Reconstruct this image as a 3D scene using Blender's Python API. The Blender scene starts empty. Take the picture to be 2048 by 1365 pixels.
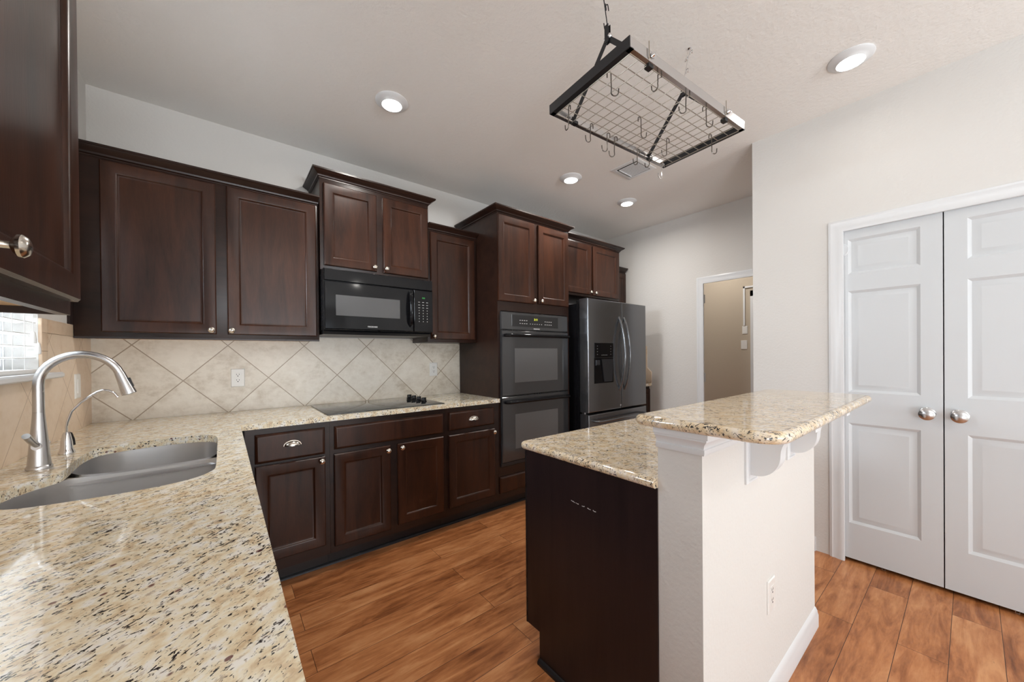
import bpy, bmesh, math, random
from mathutils import Vector, Matrix
random.seed(7)
S = bpy.context.scene
COL = S.collection
PI = math.pi

# ---------------------------------------------------------------- camera
YAW, PITCH, ROLL, FPX, CY = 0.6705835, -0.0045, -0.0089, 728.5443, 712.4768
CAM = Vector((0.5662, -2.9594, 1.2658))
fw = Vector((math.sin(YAW), math.cos(YAW), 0)); rt = Vector((math.cos(YAW), -math.sin(YAW), 0)); up = Vector((0, 0, 1))
F = fw * math.cos(PITCH) + up * math.sin(PITCH); U0 = -fw * math.sin(PITCH) + up * math.cos(PITCH)
R_ = rt * math.cos(ROLL) + U0 * math.sin(ROLL); U_ = -rt * math.sin(ROLL) + U0 * math.cos(ROLL)
cd = bpy.data.cameras.new('camera'); cam = bpy.data.objects.new('camera', cd); COL.objects.link(cam)
M = Matrix((R_, U_, -F)).transposed().to_4x4(); M.translation = CAM
cam.matrix_world = M
cd.sensor_fit = 'HORIZONTAL'; cd.sensor_width = 36.0; cd.lens = FPX * 36.0 / 2048.0
cd.shift_y = (CY - 682.5) / 2048.0; cd.clip_start = 0.02; cd.clip_end = 100
S.camera = cam

# ---------------------------------------------------------------- colour management, world, lights
S.view_settings.view_transform = 'Standard'; S.view_settings.look = 'None'
S.view_settings.gamma = 1.0; S.view_settings.use_curve_mapping = False
S.view_settings.exposure = 0.42
S.cycles.diffuse_bounces = 6; S.cycles.max_bounces = 12
W = bpy.data.worlds.new('world'); S.world = W; W.use_nodes = True
bg = W.node_tree.nodes['Background']; bg.inputs['Color'].default_value = (0.86, 0.92, 1.0, 1); bg.inputs['Strength'].default_value = 1.0

def area(name, loc, direction, sx, sy, power, color, spread=180):
    l = bpy.data.lights.new(name, 'AREA'); l.shape = 'RECTANGLE'; l.size = sx; l.size_y = sy
    l.energy = power; l.color = color; l.spread = math.radians(spread)
    o = bpy.data.objects.new(name, l); COL.objects.link(o); o.location = loc
    o.rotation_euler = Vector(direction).to_track_quat('-Z', 'Y').to_euler()
    return o
DAY = (0.82, 0.91, 1.0)
UPFILL = (0.90, 0.95, 1.0)   # tint of the added fill lamps that brighten the ceiling
area('patio_daylight', (-0.35, -5.2, 1.1), (1, 0, 0.05), 1.8, 1.9, 10, DAY)
area('patio_up_fill', (-0.30, -5.2, 0.45), (0.62, 0.12, 0.78), 1.8, 0.8, 46, UPFILL, 125)  # added fill, aimed up through the patio opening at the ceiling
area('rear_daylight', (1.8, -10.35, 1.5), (0, 1, 0), 2.9, 1.7, 10, DAY)
area('rear_up_fill', (1.8, -10.45, 0.9), (0, 0.85, 0.5), 2.9, 0.8, 90, UPFILL, 120)  # added fill from the rear opening, tilted up to lift the ceiling
area('sink_daylight', (-0.9, -1.2, 2.2), (1, 0.05, -0.55), 1.3, 1.0, 160, DAY)
area('sink_up_fill', (-0.55, -1.15, 0.95), (0.72, -0.05, 0.7), 0.9, 0.6, 13, UPFILL, 130)  # added fill below the sink window, aimed up at the kitchen ceiling

# ---------------------------------------------------------------- materials
def nt(name):
    m = bpy.data.materials.new(name); m.use_nodes = True
    n = m.node_tree; b = n.nodes['Principled BSDF']
    return m, n, b
def setb(b, **k):
    for kk, v in k.items():
        b.inputs[kk.replace('_', ' ')].default_value = v
def plain(name, col, rough=0.5, metal=0.0, coat=0.0, spec=0.5, bump=0.0, bscale=200):
    m, n, b = nt(name)
    setb(b, Base_Color=(*col, 1), Roughness=rough, Metallic=metal)
    b.inputs['Coat Weight'].default_value = coat; b.inputs['Specular IOR Level'].default_value = spec
    if bump:
        add_bump(n, b, bscale, bump)
    else:
        tc = n.nodes.new('ShaderNodeTexCoord'); no = n.nodes.new('ShaderNodeTexNoise'); no.inputs['Scale'].default_value = 35
        mp = n.nodes.new('ShaderNodeMapRange'); mp.inputs['To Min'].default_value = max(0.0, rough - 0.03); mp.inputs['To Max'].default_value = min(1.0, rough + 0.03)
        n.links.new(tc.outputs['Object'], no.inputs['Vector']); n.links.new(no.outputs['Fac'], mp.inputs['Value']); n.links.new(mp.outputs['Result'], b.inputs['Roughness'])
    return m
def add_bump(n, b, scale, strength, dist=0.002, detail=2):
    tc = n.nodes.new('ShaderNodeTexCoord'); no = n.nodes.new('ShaderNodeTexNoise')
    no.inputs['Scale'].default_value = scale; no.inputs['Detail'].default_value = detail
    bu = n.nodes.new('ShaderNodeBump'); bu.inputs['Strength'].default_value = strength; bu.inputs['Distance'].default_value = dist
    n.links.new(tc.outputs['Object'], no.inputs['Vector']); n.links.new(no.outputs['Fac'], bu.inputs['Height']); n.links.new(bu.outputs['Normal'], b.inputs['Normal'])
def ramp(n, stops, interp='LINEAR'):
    r = n.nodes.new('ShaderNodeValToRGB'); r.color_ramp.interpolation = interp
    e = r.color_ramp.elements
    e[0].position, e[0].color = stops[0][0], (*stops[0][1], 1)
    e[1].position, e[1].color = stops[-1][0], (*stops[-1][1], 1)
    for p, c in stops[1:-1]:
        x = e.new(p); x.color = (*c, 1)
    return r
def noise(n, vec, scale, detail=3, rough=0.5, dist=0.0):
    no = n.nodes.new('ShaderNodeTexNoise'); no.inputs['Scale'].default_value = scale; no.inputs['Detail'].default_value = detail
    no.inputs['Roughness'].default_value = rough; no.inputs['Distortion'].default_value = dist
    n.links.new(vec, no.inputs['Vector']); return no.outputs['Fac']
def mapping(n, scale=(1, 1, 1), rot=(0, 0, 0), loc=(0, 0, 0)):
    tc = n.nodes.new('ShaderNodeTexCoord'); mp = n.nodes.new('ShaderNodeMapping')
    mp.inputs['Scale'].default_value = scale; mp.inputs['Rotation'].default_value = rot; mp.inputs['Location'].default_value = loc
    n.links.new(tc.outputs['Object'], mp.inputs['Vector']); return mp.outputs['Vector']
def mix(n, fac, a, b, mode='MIX'):
    m = n.nodes.new('ShaderNodeMix'); m.data_type = 'RGBA'; m.blend_type = mode
    for s, v in ((m.inputs[0], fac), (m.inputs[6], a), (m.inputs[7], b)):
        if isinstance(v, (int, float)): s.default_value = v
        elif isinstance(v, tuple): s.default_value = (*v, 1)
        else: n.links.new(v, s)
    return m.outputs[2]
def math_(n, op, a, b=0.0, c=0.0):
    m = n.nodes.new('ShaderNodeMath'); m.operation = op
    for s, v in zip(m.inputs, (a, b, c)):
        if isinstance(v, (int, float)): s.default_value = v
        else: n.links.new(v, s)
    return m.outputs[0]

def wood(name, c0, c1, rough=0.3, grain=(1, 1, 0.12), coat=0.10):
    m, n, b = nt(name)
    v = mapping(n, (grain[0] * 1, grain[1] * 1, grain[2] * 1))
    a = noise(n, v, 14, 5, 0.6, 0.8)
    f = noise(n, v, 160, 3, 0.7)
    bl = noise(n, mapping(n), 2.2, 2)
    t = math_(n, 'ADD', math_(n, 'MULTIPLY', a, 0.62), math_(n, 'ADD', math_(n, 'MULTIPLY', f, 0.22), math_(n, 'MULTIPLY', bl, 0.25)))
    r = ramp(n, [(0.38, c0), (0.68, c1)])
    n.links.new(t, r.inputs[0]); n.links.new(r.outputs[0], b.inputs['Base Color'])
    setb(b, Roughness=rough); b.inputs['Coat Weight'].default_value = coat; b.inputs['Coat Roughness'].default_value = 0.22
    b.inputs['Specular IOR Level'].default_value = 0.3
    bu = n.nodes.new('ShaderNodeBump'); bu.inputs['Strength'].default_value = 0.12; bu.inputs['Distance'].default_value = 0.001
    n.links.new(f, bu.inputs['Height']); n.links.new(bu.outputs['Normal'], b.inputs['Normal'])
    return m
WOOD = wood('espresso_wood', (0.013, 0.005, 0.0032), (0.055, 0.0185, 0.0085))
WOODF = wood('espresso_frame', (0.012, 0.0055, 0.0042), (0.032, 0.0135, 0.0085), 0.34, (0.12, 1, 1))
SOFFIT = wood('maple_underside', (0.55, 0.36, 0.20), (0.68, 0.48, 0.30), 0.5, (1, 0.15, 1), 0)
TOE = plain('toe_kick_black', (0.012, 0.010, 0.011), 0.32)

def granite(name, rot, tan=0.0, lo=0.580, hi=0.63):
    m, n, b = nt(name)
    def rs(scale):
        mp = n.nodes.new('ShaderNodeMapping'); mp.inputs['Scale'].default_value = scale
        n.links.new(mapping(n, (1, 1, 1), (0, 0, -rot)), mp.inputs['Vector']); return mp.outputs['Vector']
    v = rs((1, 2.1, 1.6)); v2 = rs((1, 1.35, 1.2))
    base = noise(n, v2, 30, 4, 0.6, 0.3)
    r1 = ramp(n, [(0.32, (0.66, 0.50, 0.32)), (0.43, (0.81, 0.69, 0.48)), (0.52, (0.88, 0.81, 0.64)), (0.62, (0.91, 0.89, 0.83))])
    n.links.new(base, r1.inputs[0])
    if tan:
        for el in r1.color_ramp.elements: el.color = tuple(a * (1 - tan) + b2 * tan for a, b2 in zip(el.color, (0.62, 0.42, 0.24, 1)))
    g = noise(n, v, 52, 4, 0.65, 0.5)
    rg = ramp(n, [(0.575, (0, 0, 0)), (0.65, (1, 1, 1))])
    n.links.new(g, rg.inputs[0])
    c = mix(n, math_(n, 'MULTIPLY', rg.outputs[0], 0.8), r1.outputs[0], (0.46, 0.36, 0.27))
    d = noise(n, v, 98, 3, 0.62, 0.6)
    patch = noise(n, v2, 13, 2)
    dd = math_(n, 'ADD', d, math_(n, 'MULTIPLY', math_(n, 'SUBTRACT', patch, 0.5), 0.25))
    rd = ramp(n, [(lo, (0, 0, 0)), (hi, (1, 1, 1))])
    n.links.new(dd, rd.inputs[0])
    c = mix(n, rd.outputs[0], c, (0.042, 0.038, 0.040))
    vo = n.nodes.new('ShaderNodeTexVoronoi'); vo.inputs['Scale'].default_value = 34
    n.links.new(v2, vo.inputs['Vector'])
    rv = ramp(n, [(0.14, (1, 1, 1)), (0.19, (0, 0, 0))]); n.links.new(vo.outputs['Distance'], rv.inputs[0])
    pick = n.nodes.new('ShaderNodeSeparateColor'); n.links.new(vo.outputs['Color'], pick.inputs[0])
    sel = math_(n, 'GREATER_THAN', pick.outputs[0], 0.82)
    c = mix(n, math_(n, 'MULTIPLY', math_(n, 'MULTIPLY', rv.outputs[0], sel), 0.85), c, (0.13, 0.03, 0.035))
    n.links.new(c, b.inputs['Base Color'])
    setb(b, Roughness=0.06); b.inputs['Specular IOR Level'].default_value = 0.55
    b.inputs['Coat Weight'].default_value = 0.3; b.inputs['Coat Roughness'].default_value = 0.03
    return m
GRANITE = granite('beige_granite', math.radians(40))
GRANITE2 = granite('island_granite', math.radians(-40), 0.38, 0.555, 0.62)

def paint(name, col, bump=0.35, scale=75):
    m, n, b = nt(name)
    v = noise(n, mapping(n), 1.3, 2)
    c = mix(n, v, tuple(x * 0.985 for x in col), tuple(min(1, x * 1.015) for x in col))
    n.links.new(c, b.inputs['Base Color']); setb(b, Roughness=0.85)
    b.inputs['Specular IOR Level'].default_value = 0.25
    add_bump(n, b, scale, bump, 0.004, 3)
    return m
WALL = paint('orange_peel_wall', (0.705, 0.69, 0.665))
CEIL = paint('textured_ceiling', (0.87, 0.855, 0.83), 0.55, 60)
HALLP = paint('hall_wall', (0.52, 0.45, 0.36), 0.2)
WHITE = plain('white_trim_paint', (0.74, 0.755, 0.77), 0.32)
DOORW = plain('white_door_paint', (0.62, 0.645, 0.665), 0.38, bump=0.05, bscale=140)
PLATE = plain('white_plastic', (0.80, 0.80, 0.78), 0.3)
BLINDM = plain('blind_white', (0.86, 0.86, 0.85), 0.4)
STEEL = plain('brushed_steel', (0.60, 0.60, 0.61), 0.26, 1.0)
SINKM = plain('sink_steel', (0.66, 0.66, 0.67), 0.36, 1.0)
CHROME = plain('chrome', (0.75, 0.75, 0.76), 0.07, 1.0)
NICKEL = plain('nickel', (0.66, 0.62, 0.56), 0.2, 1.0)
BLACKG = plain('black_gloss', (0.006, 0.006, 0.007), 0.07, spec=0.22)
BLACKP = plain('black_satin', (0.012, 0.012, 0.013), 0.28)
COOKG = plain('cooktop_glass', (0.012, 0.014, 0.016), 0.04)
BSTEEL = plain('black_stainless', (0.20, 0.205, 0.215), 0.2, 0.9)
GUN = plain('dark_gunmetal', (0.035, 0.036, 0.04), 0.34, 0.6)
RACKS = plain('rack_silver', (0.62, 0.62, 0.63), 0.22, 1.0)
WIRE = plain('wire_steel', (0.40, 0.355, 0.30), 0.3, 1.0)
HOOKD = plain('hook_dark', (0.16, 0.145, 0.13), 0.25, 1.0)
DARKV = plain('dark_void', (0.01, 0.01, 0.01), 0.8)
SCREENM = plain('oven_window', (0.10, 0.10, 0.102), 0.12, coat=0.3)
MWSCR = plain('microwave_window', (0.085, 0.085, 0.087), 0.12, spec=0.4)
PRINT = plain('white_print', (0.75, 0.75, 0.75), 0.5)
EXTM = plain('exterior_render', (0.60, 0.54, 0.47), 0.9)
GROUNDM = plain('exterior_ground', (0.35, 0.36, 0.30), 0.9)
RED = plain('gfci_mark', (0.02, 0.02, 0.02), 0.6)

def emis(name, col, s):
    m, n, b = nt(name)
    setb(b, Base_Color=(*[0.8 * x for x in col], 1)); b.inputs['Emission Color'].default_value = (*col, 1); b.inputs['Emission Strength'].default_value = s
    return m
LENS = emis('led_lens', (1.0, 0.975, 0.94), 7.0)
CLOCKY = emis('oven_clock_yellow', (0.75, 0.80, 0.05), 0.8)
CLOCKG = emis('microwave_clock_green', (0.05, 0.55, 0.1), 0.35)

# clear glass that lets light through
GLASS = bpy.data.materials.new('window_glass'); GLASS.use_nodes = True
_n = GLASS.node_tree; _n.nodes.clear()
_o = _n.nodes.new('ShaderNodeOutputMaterial'); _t = _n.nodes.new('ShaderNodeBsdfTransparent'); _g = _n.nodes.new('ShaderNodeBsdfGlossy')
_f = _n.nodes.new('ShaderNodeFresnel'); _m = _n.nodes.new('ShaderNodeMixShader'); _g.inputs['Roughness'].default_value = 0.02; _f.inputs['IOR'].default_value = 1.4
_n.links.new(_f.outputs[0], _m.inputs[0]); _n.links.new(_t.outputs[0], _m.inputs[1]); _n.links.new(_g.outputs[0], _m.inputs[2]); _n.links.new(_m.outputs[0], _o.inputs[0])

def tile(name, axis, o0, z0, s, c0, c1, diag=True, gw=0.0065):
    m, n, b = nt(name)
    tc = n.nodes.new('ShaderNodeTexCoord'); sp = n.nodes.new('ShaderNodeSeparateXYZ'); n.links.new(tc.outputs['Object'], sp.inputs[0])
    u = math_(n, 'DIVIDE', math_(n, 'SUBTRACT', sp.outputs[axis], o0), s)
    v = math_(n, 'DIVIDE', math_(n, 'SUBTRACT', sp.outputs[2], z0), s)
    if diag: a, c = math_(n, 'ADD', u, v), math_(n, 'SUBTRACT', u, v)
    else: a, c = u, v
    g = gw / s
    def line(x):
        f = math_(n, 'FRACT', x); d = math_(n, 'MINIMUM', f, math_(n, 'SUBTRACT', 1.0, f))
        return math_(n, 'LESS_THAN', d, g * (0.7 if diag else 0.5))
    gr = math_(n, 'MAXIMUM', line(a), line(c))
    wn = n.nodes.new('ShaderNodeTexWhiteNoise'); wn.noise_dimensions = '2D'
    cb = n.nodes.new('ShaderNodeCombineXYZ'); n.links.new(math_(n, 'FLOOR', a), cb.inputs[0]); n.links.new(math_(n, 'FLOOR', c), cb.inputs[1]); n.links.new(cb.outputs[0], wn.inputs['Vector'])
    cl = noise(n, mapping(n), 7, 6, 0.65, 0.4)
    st = noise(n, mapping(n, (1, 1, 1.6)), 22, 4, 0.7)
    t = math_(n, 'ADD', math_(n, 'MULTIPLY', cl, 0.6), math_(n, 'ADD', math_(n, 'MULTIPLY', st, 0.35), math_(n, 'MULTIPLY', wn.outputs['Value'], 0.12)))
    r = ramp(n, [(0.40, c0), (0.52, tuple((x + y * 2) / 3 for x, y in zip(c0, c1))), (0.64, c1)]); n.links.new(t, r.inputs[0])
    col = mix(n, gr, r.outputs[0], tuple(x * y for x, y in zip(c0, (0.62, 0.56, 0.50))))
    n.links.new(col, b.inputs['Base Color']); setb(b, Roughness=0.33)
    bu = n.nodes.new('ShaderNodeBump'); bu.inputs['Strength'].default_value = 0.5; bu.inputs['Distance'].default_value = 0.002; bu.invert = True
    n.links.new(gr, bu.inputs['Height']); n.links.new(bu.outputs['Normal'], b.inputs['Normal'])
    return m
TILEB = tile('backsplash_tile', 0, 0.162, 1.338, 0.429, (0.60, 0.53, 0.43), (0.82, 0.77, 0.68), gw=0.0052)
TILEL = tile('side_tile', 1, -0.18, 1.338, 0.429, (0.74, 0.57, 0.41), (0.84, 0.69, 0.54), gw=0.003)  # same tile as the back wall, its warm light put into the colour
TILEE = tile('edge_tile', 1, -0.63, 0.99, 0.305, (0.72, 0.53, 0.37), (0.82, 0.66, 0.50), False, gw=0.003)  # border course, peach tone of the light put into its colour too

def floor_mat():
    m, n, b = nt('laminate_planks')
    v = mapping(n, (1, 1, 1), (0, 0, 0), (0.37, 2.615 - 0.1425 * 18 + 0.1425 * 40, 0))
    br = n.nodes.new('ShaderNodeTexBrick'); n.links.new(v, br.inputs['Vector'])
    for k, x in dict(Scale=1.0, Brick_Width=1.22, Row_Height=0.1425, Mortar_Size=0.0011, Mortar_Smooth=0.2, Bias=0.0).items(): br.inputs[k.replace('_', ' ')].default_value = x
    br.offset = 0.37; br.inputs['Color1'].default_value = (0, 0, 0, 1); br.inputs['Color2'].default_value = (1, 1, 1, 1); br.inputs['Mortar'].default_value = (0.5, 0.5, 0.5, 1)
    sep = n.nodes.new('ShaderNodeSeparateColor'); n.links.new(br.outputs['Color'], sep.inputs[0])
    # per-plank offset so the grain does not run across seams
    tc = n.nodes.new('ShaderNodeTexCoord'); sx = n.nodes.new('ShaderNodeSeparateXYZ'); n.links.new(tc.outputs['Object'], sx.inputs[0])
    cb = n.nodes.new('ShaderNodeCombineXYZ')
    n.links.new(math_(n, 'MULTIPLY', sx.outputs[0], 0.16), cb.inputs[0]); n.links.new(sx.outputs[1], cb.inputs[1]); n.links.new(math_(n, 'MULTIPLY', sep.outputs[0], 9.0), cb.inputs[2])
    g1 = noise(n, cb.outputs[0], 15, 5, 0.62, 1.2)
    g2 = noise(n, cb.outputs[0], 90, 3, 0.6, 0.3)
    cb2 = n.nodes.new('ShaderNodeCombineXYZ')
    n.links.new(math_(n, 'MULTIPLY', sx.outputs[0], 0.45), cb2.inputs[0]); n.links.new(sx.outputs[1], cb2.inputs[1]); n.links.new(math_(n, 'MULTIPLY', sep.outputs[0], 5.0), cb2.inputs[2])
    bl = noise(n, cb2.outputs[0], 7, 4, 0.6)
    t = math_(n, 'ADD', math_(n, 'ADD', math_(n, 'MULTIPLY', g1, 0.55), math_(n, 'MULTIPLY', g2, 0.15)), math_(n, 'ADD', math_(n, 'MULTIPLY', bl, 0.32), math_(n, 'MULTIPLY', sep.outputs[0], 0.09)))
    r = ramp(n, [(0.37, (0.11, 0.031, 0.010)), (0.48, (0.31, 0.108, 0.035)), (0.58, (0.49, 0.196, 0.072)), (0.70, (0.64, 0.31, 0.135))]); n.links.new(t, r.inputs[0])
    sc = noise(n, mapping(n, (0.9, 6, 1)), 22, 5, 0.75, 0.4)
    rs = ramp(n, [(0.64, (0, 0, 0)), (0.72, (1, 1, 1))]); n.links.new(sc, rs.inputs[0])
    c = mix(n, math_(n, 'MULTIPLY', rs.outputs[0], 0.45), r.outputs[0], (0.05, 0.018, 0.008))
    c = mix(n, br.outputs['Fac'], c, (0.05, 0.02, 0.01))
    n.links.new(c, b.inputs['Base Color']); setb(b, Roughness=0.3)
    bu = n.nodes.new('ShaderNodeBump'); bu.inputs['Strength'].default_value = 0.25; bu.inputs['Distance'].default_value = 0.001
    n.links.new(math_(n, 'SUBTRACT', g1, math_(n, 'MULTIPLY', br.outputs['Fac'], 1.0)), bu.inputs['Height']); n.links.new(bu.outputs['Normal'], b.inputs['Normal'])
    return m
FLOORM = floor_mat()

# ---------------------------------------------------------------- mesh helpers
ID = lambda u, v, w: (u, v, w)
def TB(y0):  return lambda u, v, w: (u, y0 - w, v)      # faces -Y : u along X, v up, w out of the wall
def TL(x0):  return lambda u, v, w: (x0 + w, u, v)      # faces +X : u along Y
def TR(x0):  return lambda u, v, w: (x0 - w, u, v)      # faces -X : u along Y

class MB:
    def __init__(s): s.v = []; s.f = []
    def add(s, vs, fs):
        o = len(s.v); s.v += [tuple(x) for x in vs]; s.f += [tuple(i + o for i in f) for f in fs]
    def box(s, a0, a1, b0, b1, c0, c1, T=ID):
        vs = [T(a, b, c) for a in (a0, a1) for b in (b0, b1) for c in (c0, c1)]
        s.add(vs, [(0, 1, 3, 2), (4, 6, 7, 5), (0, 4, 5, 1), (2, 3, 7, 6), (0, 2, 6, 4), (1, 5, 7, 3)]); return s
    def loft(s, rings, cap0=True, cap1=True, closed=True):
        n = len(rings[0]); vs = [p for r in rings for p in r]; fs = []
        for i in range(len(rings) - 1):
            for j in range(n if closed else n - 1):
                k = (j + 1) % n; fs.append((i * n + j, i * n + k, (i + 1) * n + k, (i + 1) * n + j))
        if cap0: fs.append(tuple(range(n))[::-1])
        if cap1: fs.append(tuple((len(rings) - 1) * n + j for j in range(n)))
        s.add(vs, fs); return s
    def rect(s, u0, u1, v0, v1, prof, T, cap0=True):
        s.loft([[T(u0 + i, v0 + i, w), T(u1 - i, v0 + i, w), T(u1 - i, v1 - i, w), T(u0 + i, v1 - i, w)] for i, w in prof], cap0, True); return s
    def prism(s, poly, w0, w1, T=ID):
        s.loft([[T(u, v, w0) for u, v in poly], [T(u, v, w1) for u, v in poly]]); return s
    def tube(s, pts, r, seg=10, cap=True, closed=False):
        pts = [Vector(p) for p in pts]; n = len(pts); rs = r if isinstance(r, (list, tuple)) else [r] * n
        rings = []; prev = None
        for i, p in enumerate(pts):
            if closed: t = pts[(i + 1) % n] - pts[i - 1]
            else: t = pts[min(i + 1, n - 1)] - pts[max(i - 1, 0)]
            t.normalize()
            if prev is None:
                a = Vector((0, 0, 1)) if abs(t.z) < 0.9 else Vector((1, 0, 0)); x = t.cross(a).normalized()
            else:
                x = (prev - t * prev.dot(t)).normalized()
            prev = x; y = t.cross(x)
            rings.append([p + (x * math.cos(2 * PI * k / seg) + y * math.sin(2 * PI * k / seg)) * rs[i] for k in range(seg)])
        if closed: rings.append(rings[0])
        s.loft(rings, cap and not closed, cap and not closed); return s
    def lathe(s, prof, c, axis=(0, 0, 1), seg=24, su=1.0, sv=1.0, cap0=True, cap1=True):
        ax = Vector(axis).normalized(); a = Vector((0, 0, 1)) if abs(ax.z) < 0.9 else Vector((1, 0, 0))
        x = a.cross(ax).normalized(); y = ax.cross(x); c = Vector(c)
        s.loft([[c + ax * h + (x * math.cos(2 * PI * k / seg) * su + y * math.sin(2 * PI * k / seg) * sv) * max(r, 1e-5) for k in range(seg)] for r, h in prof], cap0, cap1); return s
    def sweep(s, path, prof, T=ID, closed=False):
        """mitred sweep: path of (a,b), prof of (out, c); out goes to the right of the path's direction"""
        n = len(path); P = [Vector(p) for p in path]; rings = []
        for i in range(n):
            d0 = (P[i] - P[i - 1]).normalized() if (i > 0 or closed) else None
            d1 = (P[(i + 1) % n] - P[i]).normalized() if (i < n - 1 or closed) else None
            if d0 is None: d0 = d1
            if d1 is None: d1 = d0
            n0 = Vector((d0.y, -d0.x)); n1 = Vector((d1.y, -d1.x)); m = (n0 + n1).normalized(); k = 1 / max(0.3, m.dot(n0))
            rings.append([T(P[i].x + m.x * o * k, P[i].y + m.y * o * k, c) for o, c in prof])
        if closed: rings.append(rings[0])
        s.loft(rings, not closed, not closed); return s
    def build(s, name, mat, parent=None, smooth=True, bevel=0.0, kind=None, ang=35):
        me = bpy.data.meshes.new(name); me.from_pydata(s.v, [], s.f); me.update()
        b = bmesh.new(); b.from_mesh(me)
        bmesh.ops.remove_doubles(b, verts=b.verts, dist=1e-5)
        bmesh.ops.recalc_face_normals(b, faces=b.faces)
        if bevel:
            es = [e for e in b.edges if len(e.link_faces) == 2 and e.calc_face_angle(0) > 0.6]
            try: bmesh.ops.bevel(b, geom=es, offset=bevel, segments=2, profile=0.6, affect='EDGES')
            except Exception: pass
        if smooth:
            for f in b.faces: f.smooth = True
            for e in b.edges: e.smooth = not (len(e.link_faces) != 2 or e.calc_face_angle(0) > math.radians(ang))
        if parent is not None:
            off = world_loc(parent)
            for v in b.verts: v.co -= off
        b.to_mesh(me); b.free()
        o = bpy.data.objects.new(name, me); COL.objects.link(o); me.materials.append(mat)
        if parent is not None: o.parent = parent
        if kind: o['kind'] = kind
        return o
def world_loc(o):
    l = Vector((0, 0, 0))
    while o is not None: l += o.location; o = o.parent
    return l
def thing(name, loc, label, cat, group=None):
    o = bpy.data.objects.new(name, None); COL.objects.link(o); o.location = loc; o.empty_display_size = 0.05
    tag(o, label, cat, group); return o
def tag(o, label, cat, group=None):
    o['label'] = label; o['category'] = cat
    if group: o['group'] = group
    return o
def top(mb, name, mat, label, cat, group=None, **k): return tag(mb.build(name, mat, None, **k), label, cat, group)
def struct(mb, name, mat, **k): return mb.build(name, mat, None, kind='structure', **k)
def lab(o, l): o['label'] = l; return o
def text(body, name, mat, size, u, v, w, T, parent, rotz=None):
    cu = bpy.data.curves.new(name, 'FONT'); cu.body = body; cu.size = size; cu.align_x = 'CENTER'; cu.align_y = 'CENTER'; cu.extrude = 0.0003
    o = bpy.data.objects.new(name, cu); COL.objects.link(o); cu.materials.append(mat)
    p = Vector(T(u, v, w)); ux = Vector(T(u + 1, v, w)) - p; vy = Vector(T(u, v + 1, w)) - p; wz = ux.cross(vy)
    m = Matrix((ux, vy, wz)).transposed().to_4x4()
    bpy.context.view_layer.update()
    me = bpy.data.meshes.new_from_object(o); bpy.data.objects.remove(o); me.name = name
    me.transform(m.to_3x3().to_4x4()); o = bpy.data.objects.new(name, me); COL.objects.link(o)
    if not me.materials: me.materials.append(mat)
    o.parent = parent; o.location = p - world_loc(parent)
    return o
def copy_tree(o, parent=None):
    c = o.copy(); COL.objects.link(c); c.parent = parent
    for ch in [x for x in bpy.data.objects if x.parent == o]: copy_tree(ch, c)
    return c

# ---------------------------------------------------------------- room shell
H = 2.742
X_FAR, X_PAN, Y_PAN = 4.485, 3.51, -2.0
struct(MB().box(-0.3, 6.2, -10.4, 0.8, -0.08, 0.0), 'floor', FLOORM, smooth=False)
struct(MB().box(0.02, X_PAN - 0.02, -10.0, -4.3, 0.0, 0.012), 'floor_bounce', plain('beige_bounce', (0.66, 0.61, 0.54), 0.95), smooth=False)  # unseen pale floor sheet, added to bounce light onto ceiling and walls
struct(MB().box(-0.3, 6.2, -10.4, 0.8, H, H + 0.1), 'ceiling', CEIL, smooth=False)
struct(MB().box(-0.15, X_FAR + 0.12, 0.0, 0.12, 0, H), 'wall_back', WALL, smooth=False)
WY0, WY1, WZ0, WZ1 = -1.62, -0.69, 1.205, 2.15
PY0, PY1 = -6.1, -4.3
m = MB()
m.box(-0.15, 0, WY1, 0, 0, H); m.box(-0.15, 0, PY1, WY0, 0, H); m.box(-0.15, 0, WY0, WY1, 0, WZ0); m.box(-0.15, 0, WY0, WY1, WZ1, H)
m.box(-0.15, 0, PY0, PY1, 2.1, H); m.box(-0.15, 0, -10.2, PY0, 0, H)
struct(m, 'wall_left', WALL, smooth=False)
m = MB(); m.box(0, 0.3, -10.2, -10.05, 0, H); m.box(3.3, X_PAN + 0.12, -10.2, -10.05, 0, H); m.box(0.3, 3.3, -10.2, -10.05, 0, 0.5); m.box(0.3, 3.3, -10.2, -10.05, 2.35, H)
struct(m, 'wall_rear', WALL, smooth=False)
DY0, DY1, DZ = -1.93, -1.17, 2.045       # far doorway
m = MB(); m.box(X_FAR, X_FAR + 0.12, DY1, 0, 0, H); m.box(X_FAR, X_FAR + 0.12, DY0, DY1, DZ, H); m.box(X_FAR, X_FAR + 0.12, -3.7, DY0, 0, H)
struct(m, 'wall_far', WALL, smooth=False)
OY0, OY1, OZ = -3.322, -2.418, 2.052     # pantry opening
m = MB(); m.box(X_PAN, X_PAN + 0.12, OY1, Y_PAN, 0, H); m.box(X_PAN, X_PAN + 0.12, OY0, OY1, OZ, H); m.box(X_PAN, X_PAN + 0.12, -10.05, OY0, 0, H)
struct(m, 'wall_right', WALL, smooth=False)
struct(MB().box(X_PAN + 0.12, X_FAR, Y_PAN - 0.12, Y_PAN, 0, H), 'wall_side', WALL, smooth=False)
struct(MB().box(X_PAN + 0.12, X_FAR, -3.72, -3.6, 0, H), 'wall_pantry', WALL, smooth=False)
m = MB(); m.box(5.7, 5.8, -3.0, 0.6, 0, H); m.box(X_FAR + 0.12, 5.7, 0.5, 0.6, 0, H); m.box(X_FAR + 0.12, 5.7, -3.0, -2.9, 0, H)
struct(m, 'wall_hall', HALLP, smooth=False)
struct(MB().box(-3.0, -2.9, -5, 2, -0.1, 3.4), 'wall_exterior', EXTM, smooth=False)
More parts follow.
